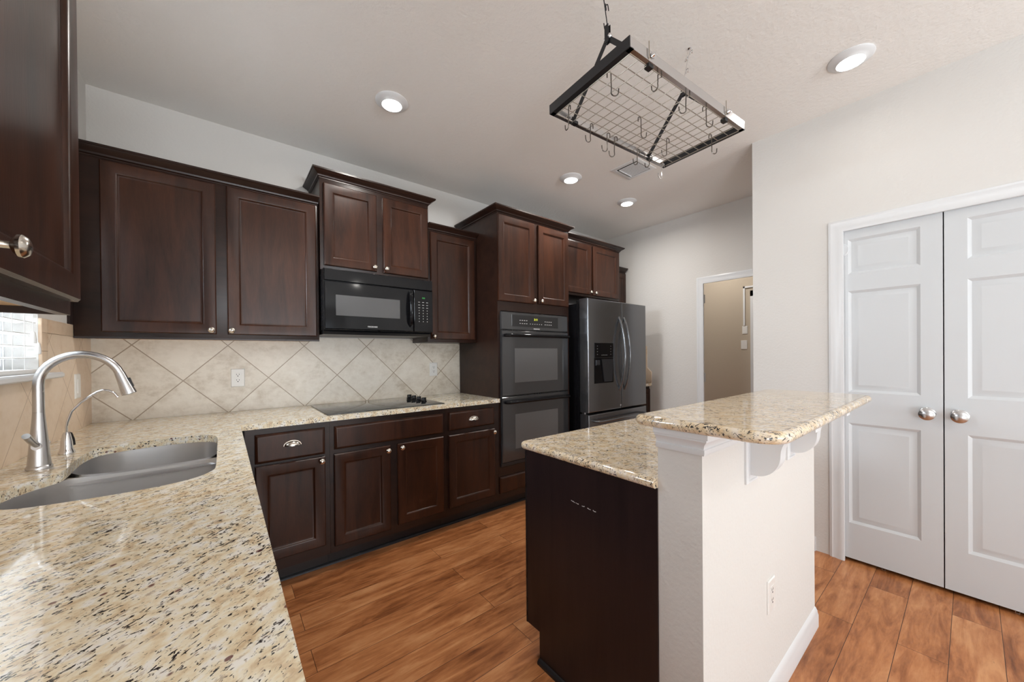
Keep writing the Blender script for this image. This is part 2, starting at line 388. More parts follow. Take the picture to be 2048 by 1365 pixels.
struct(MB().box(-2.9, -0.3, -5, 2, -0.12, -0.02), 'ground_exterior', GROUNDM, smooth=False)

# far doorway casing + jamb
CAS = [(-0.0, 0.0), (-0.0, 0.009), (-0.012, 0.014), (-0.022, 0.011), (-0.045, 0.017), (-0.062, 0.019), (-0.070, 0.016), (-0.070, 0.0)]
CASR = [(-o, c) for o, c in CAS]
m = MB(); m.sweep([(DY1 + 0.006, 0), (DY1 + 0.006, DZ + 0.006), (DY0 - 0.006, DZ + 0.006), (DY0 - 0.006, 0)], CAS, TR(X_FAR))
m.box(X_FAR - 0.001, X_FAR + 0.121, DY1 - 0.012, DY1 + 0.001, 0, DZ); m.box(X_FAR - 0.001, X_FAR + 0.121, DY0 - 0.001, DY0 + 0.012, 0, DZ); m.box(X_FAR - 0.001, X_FAR + 0.121, DY0, DY1, DZ - 0.012, DZ + 0.001)
m.box(X_FAR + 0.06, X_FAR + 0.075, DY1 - 0.024, DY1 - 0.012, 0, DZ - 0.012); m.box(X_FAR + 0.06, X_FAR + 0.075, DY0 + 0.012, DY1 - 0.012, DZ - 0.024, DZ - 0.012)
struct(m, 'trim_1', WHITE)
# pantry casing
m = MB(); m.sweep([(OY1 + 0.006, 0), (OY1 + 0.006, OZ + 0.006), (OY0 - 0.006, OZ + 0.006), (OY0 - 0.006, 0)], CAS, TR(X_PAN))
m.box(X_PAN - 0.001, X_PAN + 0.121, OY1 - 0.004, OY1 + 0.001, 0, OZ); m.box(X_PAN - 0.001, X_PAN + 0.121, OY0 - 0.001, OY0 + 0.004, 0, OZ); m.box(X_PAN - 0.001, X_PAN + 0.121, OY0, OY1, OZ - 0.004, OZ + 0.001)
struct(m, 'trim_2', WHITE)
BASE = [(0, 0), (0.014, 0), (0.014, 0.055), (0.010, 0.066), (0.010, 0.072), (0.004, 0.084), (0, 0.088)]
def baseboard(name, path): struct(MB().sweep(path, BASE), name, WHITE)
baseboard('baseboard_right', [(X_PAN, Y_PAN), (X_PAN, OY1 + 0.075)])
baseboard('baseboard_right_2', [(X_PAN, OY0 - 0.075), (X_PAN, -10.0)])
baseboard('baseboard_side', [(X_FAR, Y_PAN), (X_PAN, Y_PAN)])
baseboard('baseboard_far', [(X_FAR, -0.66), (X_FAR, DY1 + 0.075)])
baseboard('baseboard_hall', [(5.7, 0.45), (5.7, -2.85)])

# pantry doors
def pantry_door(idx, y_hinge, y_free, label):
    a, b = sorted((y_hinge, y_free)); T = TR(X_PAN + 0.004)
    d = thing('door_%d' % idx, (X_PAN + 0.02, (a + b) / 2, 0.02), label, 'door'); d['kind'] = 'structure'
    z0, z1 = 0.022, 2.044; w = 0.0; t = 0.034
    u0, u1 = a + 0.078, b - 0.076
    bands = [(0.235, 0.836), (1.022, 1.627), (1.727, 1.936)]
    m = MB()
    for (p, q) in ((a, u0), (u1, b)): m.box(p, q, z0, z1, -t, w, T)
    zs = [z0] + [z for bb in bands for z in bb] + [z1]
    for i in range(0, len(zs), 2): m.box(u0, u1, zs[i], zs[i + 1], -t, w, T)
    for (p, q) in bands:
        m.loft([[T(u0 + i, p + i, ww), T(u1 - i, p + i, ww), T(u1 - i, q - i, ww), T(u0 + i, q - i, ww)] for i, ww in [(0, 0), (0.006, -0.004), (0.014, -0.010), (0.020, -0.010), (0.042, -0.002), (0.046, -0.002)]], False, True)
        m.box(u0, u1, p, q, -t, -t + 0.004, T)
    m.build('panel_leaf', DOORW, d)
    ky = y_free + (0.055 if y_free < y_hinge else -0.050)
    k = MB().lathe([(0.031, 0), (0.032, 0.004), (0.027, 0.009), (0.014, 0.012), (0.012, 0.030), (0.016, 0.036), (0.026, 0.042), (0.031, 0.050), (0.030, 0.058), (0.022, 0.064), (0.010, 0.067), (0.0, 0.068)], (X_PAN + 0.004, ky, 0.93), (-1, 0, 0), 32)
    k.build('door_knob', STEEL, d)
    for z in (0.345, 1.09, 1.835):
        hy = y_hinge + (0.003 if y_free < y_hinge else -0.003)
        h = MB().lathe([(0.0, -0.044), (0.006, -0.044), (0.006, 0.044), (0.0, 0.044)], (X_PAN - 0.007, hy, z), (0, 0, 1), 12)
        s = -1 if y_free < y_hinge else 1
        h.box(X_PAN - 0.001, X_PAN + 0.002, *sorted((hy, hy + s * 0.03)), z - 0.044, z + 0.044)
        h.build('hinge', WHITE, d)
    c = MB().tube([(X_PAN + 0.003, (a + b) / 2 - 0.006, 0.024), (X_PAN + 0.001, (a + b) / 2 - 0.006, 0.012), (X_PAN + 0.001, (a + b) / 2 + 0.006, 0.012), (X_PAN + 0.003, (a + b) / 2 + 0.006, 0.024)], 0.0012, 6)
    c.build('staple', CHROME, d)
    return d
d1 = pantry_door(1, -2.424, -2.868, 'white six panel style pantry door leaf nearer the kitchen corner, oval disc stuck near its top')
d2 = pantry_door(2, -3.316, -2.8725, 'white panelled pantry door leaf running out at the photo edge')
for y in (-2.80, -2.955):
    MB().box(X_PAN - 0.001, X_PAN + 0.012, y - 0.028, y + 0.028, OZ - 0.012, OZ - 0.004).build('ball_catch', DARKV, d1 if y > -2.87 else d2)
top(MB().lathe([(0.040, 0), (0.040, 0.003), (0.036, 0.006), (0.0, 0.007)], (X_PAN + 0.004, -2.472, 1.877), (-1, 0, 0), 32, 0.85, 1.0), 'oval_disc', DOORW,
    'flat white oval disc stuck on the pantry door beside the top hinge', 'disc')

# island half wall
IX0, IX1, IY0, IY1, IZ = 1.577, 2.70, -2.507, -2.379, 1.05
struct(MB().box(IX0, IX1, IY0, IY1, 0, IZ), 'wall_island', WALL, smooth=False)
struct(MB().sweep([(IX0 - 0.0005, IY0), (IX1, IY0)], BASE), 'baseboard_island', WHITE)
CAPP = [(0, -0.004), (0.008, -0.004), (0.011, 0.002), (0.011, 0.012), (0.008, 0.014), (0.010, 0.024), (0.018, 0.034), (0.020, 0.036), (0.020, 0.041), (0.026, 0.043), (0.026, 0.058), (0, 0.058)]
struct(MB().sweep([(IX0, IY1), (IX0, IY0), (IX1, IY0), (IX1, IY1)], [(o, 0.992 + z) for o, z in CAPP]), 'trim_3', WHITE)

# window over the sink
wn = thing('window_1', (-0.08, (WY0 + WY1) / 2, WZ0), 'white framed kitchen window behind blinds over the sink', 'window'); wn['kind'] = 'structure'
m = MB(); T = TL(-0.13)
m.loft([[T(WY0 + i, WZ0 + i, w), T(WY1 - i, WZ0 + i, w), T(WY1 - i, WZ1 - i, w), T(WY0 + i, WZ1 - i, w)] for i, w in [(0, 0), (0, 0.05), (0.035, 0.05), (0.035, 0.0), (0, 0)]], False, False)
m.box(WY0, WY1, (WZ0 + WZ1) / 2 - 0.02, (WZ0 + WZ1) / 2 + 0.02, 0, 0.05, T)
for k in range(1, 6):
    y = WY0 + (WY1 - WY0) * k / 6; m.box(y - 0.008, y + 0.008, WZ0, WZ1, 0.01, 0.03, T)
for z in (1.43, 1.92): m.box(WY0, WY1, z - 0.008, z + 0.008, 0.01, 0.03, T)
m.build('window_frame', WHITE, wn)
MB().box(-0.112, -0.108, WY0 + 0.03, WY1 - 0.03, WZ0 + 0.03, WZ1 - 0.03).build('pane', GLASS, wn)
m = MB(); m.box(-0.13, 0.0, WY0, WY1, WZ0 - 0.002, WZ0 + 0.003); 
m.prism([(-0.0, 1.186), (0.040, 1.186), (0.046, 1.191), (0.046, 1.203), (0.040, 1.209), (0.0, 1.209)], -1.70, -0.60, lambda u, v, w: (u, w, v))
m.build('window_sill', WHITE, wn)
# blind
bl = thing('window_blind', (-0.03, (WY0 + WY1) / 2, WZ0), 'white slatted blind hanging in the window over the sink', 'blind')
m = MB()
for k in range(1, 19):
    z = 1.222 + 0.0455 * k
    if z < 2.09:
        m.prism([(-0.052, z - 0.004), (-0.027, z + 0.0015), (-0.004, z - 0.001), (-0.004, z + 0.0015), (-0.027, z + 0.004), (-0.052, z - 0.0015)], WY0 + 0.012, WY1 - 0.006, lambda u, v, w: (u, w, v))
m.build('slats', BLINDM, bl)
MB().box(-0.054, -0.003, WY0 + 0.012, WY1 - 0.006, 1.209, 1.225).build('bottom_rail', BLINDM, bl, bevel=0.003)
MB().box(-0.06, -0.002, WY0 + 0.008, WY1 - 0.006, 2.09, 2.148).build('head_rail', BLINDM, bl)
m = MB()
for y in (-0.80, -0.90, -1.16, -1.42):
    for x in (-0.052, -0.004): m.tube([(x, y, 1.22), (x, y, 2.1)], 0.0012, 6)
m.build('ladder_cord', BLINDM, bl)
for y, z in ((-0.742, 1.345), (-0.700, 1.305)):
    m = MB(); m.tube([(0.001, y, z + 0.02), (0.0, y, 2.1)], 0.0009, 6)
    m.lathe([(0.002, 0.025), (0.006, 0.02), (0.009, -0.012), (0.008, -0.022), (0, -0.022)], (0.001, y, z), (0, 0, 1), 14)
    m.build('pull_cord', BLINDM, bl)
# patio door + rear window frames (out of shot, they carry the daylight)
m = MB()
for y in (PY0, (PY0 + PY1) / 2 - 0.03, PY1 - 0.06): m.box(-0.12, -0.06, y, y + 0.06, 0, 2.1)
m.box(-0.12, -0.06, PY0, PY1, 0, 0.08); m.box(-0.12, -0.06, PY0, PY1, 2.04, 2.1)
struct(m, 'door_3', WHITE, smooth=False)
m = MB()
for x in (0.3, 1.28, 2.27, 3.25): m.box(x, x + 0.05, -10.16, -10.1, 0.5, 2.35)
for z in (0.5, 1.40, 2.30): m.box(0.3, 3.3, -10.16, -10.1, z, z + 0.05)
struct(m, 'window_2', WHITE, smooth=False)

# tiles
m = MB(); m.box(0.0, 2.286, -0.008, 0.0, 0.9145, 1.40)
struct(m, 'wall_tile_back', TILEB, smooth=False)
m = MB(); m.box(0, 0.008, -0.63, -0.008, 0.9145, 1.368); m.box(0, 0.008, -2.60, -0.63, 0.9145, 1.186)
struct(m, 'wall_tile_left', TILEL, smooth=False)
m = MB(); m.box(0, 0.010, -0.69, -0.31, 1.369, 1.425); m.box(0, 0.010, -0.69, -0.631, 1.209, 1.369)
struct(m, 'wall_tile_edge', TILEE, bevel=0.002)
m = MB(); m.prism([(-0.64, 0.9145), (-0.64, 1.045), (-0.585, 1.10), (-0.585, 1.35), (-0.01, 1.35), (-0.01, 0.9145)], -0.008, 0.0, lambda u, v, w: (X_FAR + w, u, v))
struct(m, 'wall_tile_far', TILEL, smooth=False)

# ---------------------------------------------------------------- cabinetry
def knob(u, v, w, T, parent):
    a = Vector(T(u, v, w)); ax = (Vector(T(u, v, w + 1)) - a)
    return MB().lathe([(0.0075, 0), (0.0075, 0.002), (0.005, 0.006), (0.005, 0.014), (0.011, 0.017), (0.0155, 0.021), (0.0160, 0.025), (0.012, 0.030), (0.005, 0.0325), (0.0, 0.033)], a, ax, 22).build('knob', NICKEL, parent)
def cup(u, v, w, T, parent):
    m = MB(); rings = []
    for i in range(9):
        ph = i / 8 * PI / 2; r = []
        for j in range(17):
            th = j / 16 * PI
            r.append(T(u + 0.040 * math.cos(th) * math.cos(ph), v - 0.010 + 0.026 * math.sin(th) * math.cos(ph), w + 0.024 * math.sin(ph) + 0.0005))
        rings.append(r)
    m.loft(rings, False, False, closed=False)
    m.prism([(u + 0.043 * math.cos(j / 16 * PI), v - 0.010 + 0.029 * math.sin(j / 16 * PI)) for j in range(17)], w, w + 0.002, T)
    return m.build('cup_pull', NICKEL, parent)
def door(u0, u1, v0, v1, w, T, parent, kn=None, name='door', t=0.02):
    o = MB().rect(u0, u1, v0, v1, [(0, w), (0, w + t - 0.005), (0.005, w + t), (0.052, w + t), (0.058, w + t - 0.004), (0.062, w + t - 0.010), (0.066, w + t - 0.011), (0.07, w + t - 0.011)], T).build(name, WOOD, parent)
    if kn: knob(kn[0], kn[1], w + t, T, o)
    return o
def drawer(u0, u1, v0, v1, w, T, parent, cp=None, name='drawer', t=0.02):
    o = MB().rect(u0, u1, v0, v1, [(0, w), (0, w + t - 0.009), (0.003, w + t - 0.006), (0.012, w + t), (0.014, w + t)], T).build(name, WOOD, parent)
    if cp: cup(cp[0], cp[1], w + t, T, o)
    return o
CROWN = [(0, 0), (0.003, 0), (0.003, 0.006), (0.010, 0.010), (0.012, 0.018), (0.024, 0.028), (0.038, 0.036), (0.042, 0.041), (0.046, 0.042), (0.046, 0.052), (0, 0.052)]
def crown(path, z, parent): return MB().sweep(path, [(o, z + c) for o, c in CROWN]).build('crown_moulding', WOODF, parent)
def carcass(x0, x1, y0, y1, z0, z1, parent, mat=None, name='body'):
    return MB().box(x0, x1, y0, y1, z0, z1).build(name, mat or WOODF, parent, bevel=0.0012)

TW = TB(0.0)
# upper corner cabinet
c = thing('upper_cabinet', (0.53, -0.15, 1.365), 'widest dark wall cabinet with two doors, hung beside the corner and the microwave', 'cabinet', 'dark upper cabinets')
carcass(0.010, 1.062, -0.305, -0.01, 1.372, 2.285, c)
MB().box(0.010, 1.062, -0.305, -0.287, 1.362, 1.3719).build('light_rail', WOODF, c)
MB().box(0.03, 1.05, -0.286, -0.002, 1.3702, 1.3718).build('underside', SOFFIT, c)
door(0.101, 0.540, 1.394, 2.238, 0.305, TW, c, (0.518, 1.416))
door(0.589, 1.045, 1.394, 2.243, 0.305, TW, c, (0.607, 1.416))
crown([(0.0, -0.305), (1.062, -0.305)], 2.248, c)
MB().box(0.0, 0.010, -0.352, 0, 1.427, 2.29).build('filler_strip', WOODF, c)
# cabinet over the microwave
c = thing('upper_cabinet', (1.448, -0.15, 1.832), 'short raised dark wall cabinet with two doors directly above the microwave', 'cabinet', 'dark upper cabinets')
carcass(1.067, 1.8285, -0.33, -0.01, 1.832, 2.44, c)
door(1.088, 1.427, 1.860, 2.398, 0.33, TW, c, (1.408, 1.885))
door(1.474, 1.818, 1.858, 2.398, 0.33, TW, c, (1.492, 1.885))
crown([(1.067, -0.01), (1.067, -0.33), (1.8285, -0.33), (1.8285, -0.01)], 2.428, c)
# narrow cabinet
c = thing('upper_cabinet', (2.057, -0.15, 1.365), 'narrow single door dark wall cabinet between the microwave and the oven tower', 'cabinet', 'dark upper cabinets')
carcass(1.8295, 2.285, -0.305, -0.01, 1.368, 2.285, c)
door(1.852, 2.258, 1.392, 2.238, 0.305, TW, c, (1.872, 1.414))
crown([(1.8295, -0.305), (2.285, -0.305)], 2.248, c)
# oven tower
c = thing('oven_cabinet', (2.70, -0.3, 0), 'tall dark cabinet tower holding the double wall oven', 'cabinet')
m = MB(); m.box(2.2865, 3.112, -0.61, -0.012, 1.62, 2.415); m.box(2.2865, 2.312, -0.61, -0.012, 0.10, 1.62); m.box(3.086, 3.112, -0.61, -0.012, 0.10, 1.62); m.box(2.312, 3.086, -0.61, -0.012, 0.10, 0.352); m.box(2.312, 3.086, -0.03, -0.012, 0.352, 1.62)
m.build('body', WOODF, c, smooth=False)
MB().box(2.2865, 3.112, -0.535, -0.05, 0, 0.0995).build('toe_kick', TOE, c)
door(2.288, 2.674, 1.697, 2.388, 0.61, TW, c, (2.655, 1.722))
door(2.720, 3.098, 1.702, 2.386, 0.61, TW, c, (2.740, 1.724))
drawer(2.290, 3.085, 0.151, 0.283, 0.61, TW, c)
crown([(2.2865, -0.012), (2.2865, -0.61), (3.112, -0.61), (3.112, -0.012)], 2.403, c)
# cabinet over the fridge
c = thing('upper_cabinet', (3.62, -0.2, 1.86), 'deep dark two door cabinet above the refrigerator', 'cabinet', 'dark upper cabinets')
carcass(3.162, 4.132, -0.455, -0.01, 1.862, 2.43, c)
door(3.20, 3.612, 1.885, 2.404, 0.455, TW, c, (3.592, 1.908))
door(3.650, 4.098, 1.881, 2.406, 0.455, TW, c, (3.672, 1.906))
crown([(3.162, -0.455), (4.132, -0.455), (4.132, -0.01)], 2.418, c)
# end cabinet
c = thing('upper_cabinet', (4.31, -0.15, 1.37), 'dark wall cabinet mostly hidden behind the refrigerator, against the far wall', 'cabinet', 'dark upper cabinets')
carcass(4.134, 4.47, -0.305, -0.01, 1.37, 2.285, c)
door(4.150, 4.455, 1.392, 2.24, 0.305, TW, c)
crown([(4.134, -0.305), (4.463, -0.305)], 2.252, c)
# near cabinet on the window wall
TLW = TL(0.0)
c = thing('upper_cabinet', (0.15, -2.1, 1.36), 'dark wall cabinet nearest the camera, hung on the window wall beside the sink', 'cabinet', 'dark upper cabinets')
m = MB(); m.box(0.004, 0.305, -2.52, -1.732, 1.378, 2.285)
m.box(0.287, 0.305, -2.52, -1.732, 1.360, 1.378); m.box(0.004, 0.287, -1.745, -1.732, 1.360, 1.378); m.box(0.004, 0.287, -2.52, -2.507, 1.360, 1.378)
m.build('body', WOODF, c, smooth=False)
MB().box(0.005, 0.286, -2.506, -1.746, 1.3745, 1.3778).build('underside', SOFFIT, c)
door(-2.175, -1.752, 1.388, 2.238, 0.305, TLW, c, (-2.140, 1.422))
door(-2.505, -2.20, 1.388, 2.238, 0.305, TLW, c, (-2.488, 1.425))
MB().sweep([(0.305, -1.732), (0.004, -1.732)][::-1] + [(0.305, -2.52)], [(-o, 2.248 + z) for o, z in CROWN]).build('crown_moulding', WOODF, c)

# base cabinets on the back wall
def base_body(x0, x1, c, fx0=None):
    m = MB(); m.box(x0, x1, -0.61, -0.02, 0.10, 0.8828); m.build('body', WOODF, c, smooth=False)
    MB().box(x0, x1, -0.535, -0.05, 0, 0.0995).build('toe_kick', TOE, c)
c = thing('base_cabinet', (0.84, -0.3, 0), 'dark base cabinet with one cup pull drawer over a door, in the inside corner', 'cabinet', 'dark base cabinets')
base_body(0.65, 1.052, c)
drawer(0.692, 1.026, 0.697, 0.851, 0.61, TW, c, (0.862, 0.784))
door(0.692, 1.026, 0.165, 0.684, 0.61, TW, c, (1.005, 0.660))
c = thing('base_cabinet', (1.437, -0.3, 0), 'wide dark base cabinet with false drawer front and two doors below the cooktop', 'cabinet', 'dark base cabinets')
base_body(1.053, 1.812, c)
drawer(1.077, 1.789, 0.712, 0.848, 0.61, TW, c, None, 'false_front')
door(1.073, 1.408, 0.140, 0.685, 0.61, TW, c, (1.389, 0.656))
door(1.456, 1.789, 0.152, 0.686, 0.61, TW, c, (1.480, 0.661))
c = thing('base_cabinet', (2.05, -0.3, 0), 'dark base cabinet with one cup pull drawer over a door, next to the oven tower', 'cabinet', 'dark base cabinets')
base_body(1.813, 2.2855, c)
drawer(1.836, 2.236, 0.718, 0.850, 0.61, TW, c, (2.039, 0.786))
door(1.834, 2.240, 0.158, 0.684, 0.61, TW, c, (2.222, 0.660))
c = thing('base_cabinet', (4.30, -0.3, 0), 'dark base cabinet squeezed between the refrigerator and the far wall', 'cabinet', 'dark base cabinets')
base_body(4.15, 4.484, c)
door(4.165, 4.47, 0.16, 0.85, 0.61, TW, c)
# shoe strip along the toe kicks
struct(MB().sweep([(0.65, -0.535), (3.112, -0.535)], [(0, 0), (0.014, 0), (0.013, 0.009), (0.007, 0.015), (0, 0.016)]), 'trim_4', GUN)
# sink run cabinets
c = thing('base_cabinet', (0.3, -1.6, 0), 'long dark base cabinet run under the sink counter', 'cabinet', 'dark base cabinets')
m = MB(); m.box(0.61, 0.59, -2.60, -0.62, 0.10, 0.8828); m.box(0.02, 0.61, -2.60, -2.58, 0.10, 0.8828); m.box(0.02, 0.59, -2.58, -0.62, 0.10, 0.12)
m.build('body', WOODF, c, smooth=False)
MB().box(0.05, 0.535, -2.58, -0.62, 0, 0.0995).build('toe_kick', TOE, c)
TLB = TL(0.0)
for (a, b2) in ((-1.06, -0.70), (-1.52, -1.10), (-1.98, -1.56), (-2.56, -2.02)):
    door(a, b2, 0.155, 0.685, 0.61, TLB, c, (b2 - 0.02, 0.66)); drawer(a, b2, 0.70, 0.85, 0.61, TLB, c, None, 'false_front')

# island cabinet
c = thing('island_cabinet', (2.1, -2.1, 0), 'dark island base cabinet with scratched plain end panel, under the lower granite', 'cabinet')
m = MB(); NZ = 0.125
m.prism([(-1.781, NZ), (-1.781, 0.8628), (-2.3785, 0.8628), (-2.3785, 0.0), (-1.856, 0.0), (-1.856, NZ)], IX0 - 0.004, IX0 + 0.016, lambda u, v, w: (w, u, v))
m.build('end_panel', wood('espresso_panel_shaded', (0.013, 0.0085, 0.0095), (0.027, 0.016, 0.016), 0.3, (1, 1, 0.08)), c)  # same espresso wood, its shade put into a darker purplish colour
m = MB(); m.box(IX0 + 0.016, 2.62, -2.3785, -1.785, NZ, 0.8628); m.build('body', WOODF, c, smooth=False)
MB().box(IX0 + 0.016, 2.62, -2.3785, -1.856, 0, NZ - 0.0005).build('toe_kick', TOE, c)
MB().box(IX0 - 0.006, IX0 + 0.012, -1.781, -1.776, NZ, 0.8628).build('edge_strip', BLACKP, c)
TI = lambda u, v, w: (u, -1.785 + w, v)
for (a, b2) in ((1.62, 2.10), (2.13, 2.60)):
    door(a, b2, 0.17, 0.66, 0.0, TI, c, ((a if a > 2 else b2) + (0.03 if a > 2 else -0.03), 0.64)); drawer(a, b2, 0.675, 0.835, 0.0, TI, c, ((a + b2) / 2, 0.76))
MB().sweep([(IX0 - 0.004, -1.856), (IX0 - 0.004, -2.3785)], [(0, 0), (0.015, 0), (0.014, 0.010), (0.007, 0.017), (0, 0.018)]).build('shoe_moulding', TOE, c)
m = MB()
rr = random.Random(3)
for k in range(26):
    t = k / 25; y = -2.040 - 0.115 * t; z = 0.722 - 0.003 * rr.random() - 0.004 * t
    if rr.random() < 0.75: m.box(IX0 - 0.0046, IX0 - 0.0042, y, y + 0.003 + 0.003 * rr.random(), z - 0.0007, z + 0.0009 + 0.0012 * rr.random())
lab(m.build('scratch', PRINT, c), 'pale horizontal scuff')

# ---------------------------------------------------------------- granite
def rounded_poly(pts, rads, seg=6):
    out = []; n = len(pts)
    for i in range(n):
        p = Vector(pts[i]); r = rads[i]
        if r <= 0: out.append(tuple(p)); continue
        a = (Vector(pts[i - 1]) - p).normalized(); b = (Vector(pts[(i + 1) % n]) - p).normalized()
        th = a.angle(b); t = r / math.tan(th / 2); c = p + (a + b).normalized() * (r / math.sin(th / 2))
        s = p + a * t; e = p + b * t; a0 = math.atan2(s.y - c.y, s.x - c.x); a1 = math.atan2(e.y - c.y, e.x - c.x); d = (a1 - a0 + PI) % (2 * PI) - PI
        out += [(c.x + r * math.cos(a0 + d * k / seg), c.y + r * math.sin(a0 + d * k / seg)) for k in range(seg + 1)]
    return out
def smooth_closed(pts, sub=5):
    n = len(pts); out = []
    for i in range(n):
        p0, p1, p2, p3 = [Vector(pts[(i + k) % n]) for k in (-1, 0, 1, 2)]
        for s in range(sub):
            t = s / sub
            out.append(tuple(0.5 * ((2 * p1) + (p2 - p0) * t + (2 * p0 - 5 * p1 + 4 * p2 - p3) * t * t + (3 * p1 - p0 - 3 * p2 + p3) * t ** 3)))
    return out
def slab(outer, z0, z1, r, edge_path, name, mat, parent=None, hole=None, closed=False, **k):
    """flat slab with a rounded nosing swept along edge_path (outside on the right of the path)"""
    b = bmesh.new()
    def loop(pts):
        vs = [b.verts.new((x, y, z1)) for x, y in pts]
        return [b.edges.new((vs[i], vs[(i + 1) % len(vs)])) for i in range(len(vs))]
    es = loop(outer)
    if hole: es += loop(hole)
    bmesh.ops.triangle_fill(b, use_beauty=True, use_dissolve=False, edges=es)
    if hole:   # drop triangles that ended up inside the hole
        def inside(p, poly):
            c = False
            for i in range(len(poly)):
                (x1, y1), (x2, y2) = poly[i - 1], poly[i]
                if (y1 > p[1]) != (y2 > p[1]) and p[0] < (x2 - x1) * (p[1] - y1) / (y2 - y1) + x1: c = not c
            return c
        bad = [f for f in b.faces if inside(f.calc_center_median(), hole)]
        bmesh.ops.delete(b, geom=bad, context='FACES_ONLY')
    top_f = list(b.faces)
    ret = bmesh.ops.extrude_face_region(b, geom=top_f)
    for v in [g for g in ret['geom'] if isinstance(g, bmesh.types.BMVert)]: v.co.z = z0
    bmesh.ops.recalc_face_normals(b, faces=b.faces)
    me = bpy.data.meshes.new('tmp'); b.to_mesh(me); b.free()
    m = MB(); m.add([v.co[:] for v in me.vertices], [tuple(p.vertices) for p in me.polygons]); bpy.data.meshes.remove(me)
    h = (z1 - z0) / 2; zc = (z0 + z1) / 2
    prof = [(-0.0008, z1)] + [(r * math.sin(PI * t / 10) , zc + h * math.cos(PI * t / 10)) for t in range(0, 11)] + [(-0.0008, z0)]
    if edge_path: m.sweep(edge_path, prof, closed=closed)
    return m.build(name, mat, parent, **k)
CZ0, CZ1 = 0.884, 0.914
hole = smooth_closed([(.165, -.95), (.180, -.865), (.235, -.812), (.32, -.79), (.42, -.79), (.505, -.822), (.542, -.90), (.545, -1.16), (.545, -1.43), (.535, -1.50), (.495, -1.555), (.41, -1.585), (.27, -1.585), (.165, -1.56), (.112, -1.48), (.102, -1.37), (.128, -1.285), (.165, -1.225), (.172, -1.17), (.166, -1.06)], 4)
NR = 0.013
L = [(0.0005, -0.0085), (0.0085, -2.60 - 0.002), (0.645 - NR, -2.602), (0.645 - NR, -0.645 + NR), (2.2855, -0.645 + NR), (2.2855, -0.0085)]
cnt = slab(L, CZ0, CZ1, NR, [(2.2855, -0.645 + NR), (0.645 - NR, -0.645 + NR), (0.645 - NR, -2.602), (0.01, -2.602)], 'granite_counter', GRANITE, None, hole)
tag(cnt, 'speckled beige granite counter wrapping from the sink to the oven tower', 'countertop')
e = slab([(4.15, -0.01), (4.15, -0.64), (4.484, -0.64), (4.484, -0.01)], CZ0, CZ1, NR, [(4.484, -0.64), (4.15, -0.64)], 'granite_counter', GRANITE)
tag(e, 'small piece of granite counter past the refrigerator against the far wall', 'countertop')
# island lower counter
iz1 = 0.894; o_ = 0.03
P = rounded_poly([(IX0 - 0.012, IY1 + 0.0008), (IX0 - 0.012, -1.765), (2.66, -1.765), (2.66, IY1 + 0.0008)], [0, 0.02, 0.02, 0])
e = slab(P, iz1 - 0.03, iz1, NR, P[::-1], 'granite_counter', GRANITE2)
tag(e, 'lower granite worktop of the island beside the half wall', 'countertop')
# raised bar
bz1 = 1.081
P = rounded_poly([(1.548, -2.687), (1.548, -2.333), (2.70, -2.333), (2.70, -2.687)], [0.06, 0.02, 0.02, 0.03], 8)
e = slab(P, bz1 - 0.031, bz1, NR + 0.002, P[::-1] + [P[-1]], 'granite_bar_top', GRANITE2)
tag(e, 'raised granite bar top with rounded corners on the island half wall', 'countertop')

# corbels
def corbel(x, label):
    c = thing('corbel', (x, IY0, 0.84), label, 'corbel', 'white corbels under the bar')
    m = MB(); T = TB(IY0)
    m.rect(x - 0.045, x + 0.045, 0.842, 1.049, [(0, 0), (0, 0.006), (0.004, 0.010), (0.010, 0.010), (0.012, 0.007), (0.016, 0.007), (0.018, 0.011), (0.024, 0.011)], T)
    m.build('back_plate', WHITE, c)
    prof = [(0.011, 1.0495), (0.176, 1.0495), (0.176, 1.034)]
    for k in range(1, 10):
        t = k / 9 * PI / 2; prof.append((0.172 - 0.080 * math.sin(t), 1.032 - 0.082 * (1 - math.cos(t))))
    for k in range(1, 11):
        t = k / 10 * PI / 2; prof.append((0.092 - 0.068 * (1 - math.cos(t)), 0.950 - 0.078 * math.sin(t)))
    prof.append((0.011, 0.872))
    m = MB().prism([(IY0 - a, b) for a, b in prof], x - 0.026, x + 0.026, lambda u, v, w: (w, u, v))
    m.build('bracket', WHITE, c)
corbel(1.915, 'white scrolled corbel under the bar top, the larger one near the rounded corner')
corbel(2.335, 'white scrolled corbel under the bar top, the one nearer the pantry doors')

# ---------------------------------------------------------------- sink
c = thing('kitchen_sink', (0.35, -1.2, 0.68), 'undermount stainless double bowl sink set in the granite', 'sink')
def bowl(pts, zdeep, ydiv, name):
    pts = smooth_closed(pts, 4); n = len(pts); cx = sum(p[0] for p in pts) / n; cy = sum(p[1] for p in pts) / n
    def ring(k, z, lip=False):
        r = []
        for x, y in pts:
            zz = z
            if lip: zz = 0.8838 - 0.016 * max(0, 1 - abs(y - ydiv) / 0.035)
            r.append((cx + (x - cx) * k, cy + (y - cy) * k, zz))
        return r
    m = MB(); m.loft([ring(1.0, 0, True), ring(0.985, 0.85), ring(0.965, zdeep + 0.04), ring(0.945, zdeep + 0.015), ring(0.90, zdeep + 0.002), ring(0.5, zdeep - 0.002), ring(0.12, zdeep - 0.004)], False, True)
    o = m.build(name, SINKM, c, ang=60)
    MB().lathe([(0.055, 0), (0.052, 0.003), (0.035, 0.001), (0.03, -0.006), (0, -0.006)], (cx, cy, zdeep - 0.002), (0, 0, 1), 24).build('drain', CHROME, c)
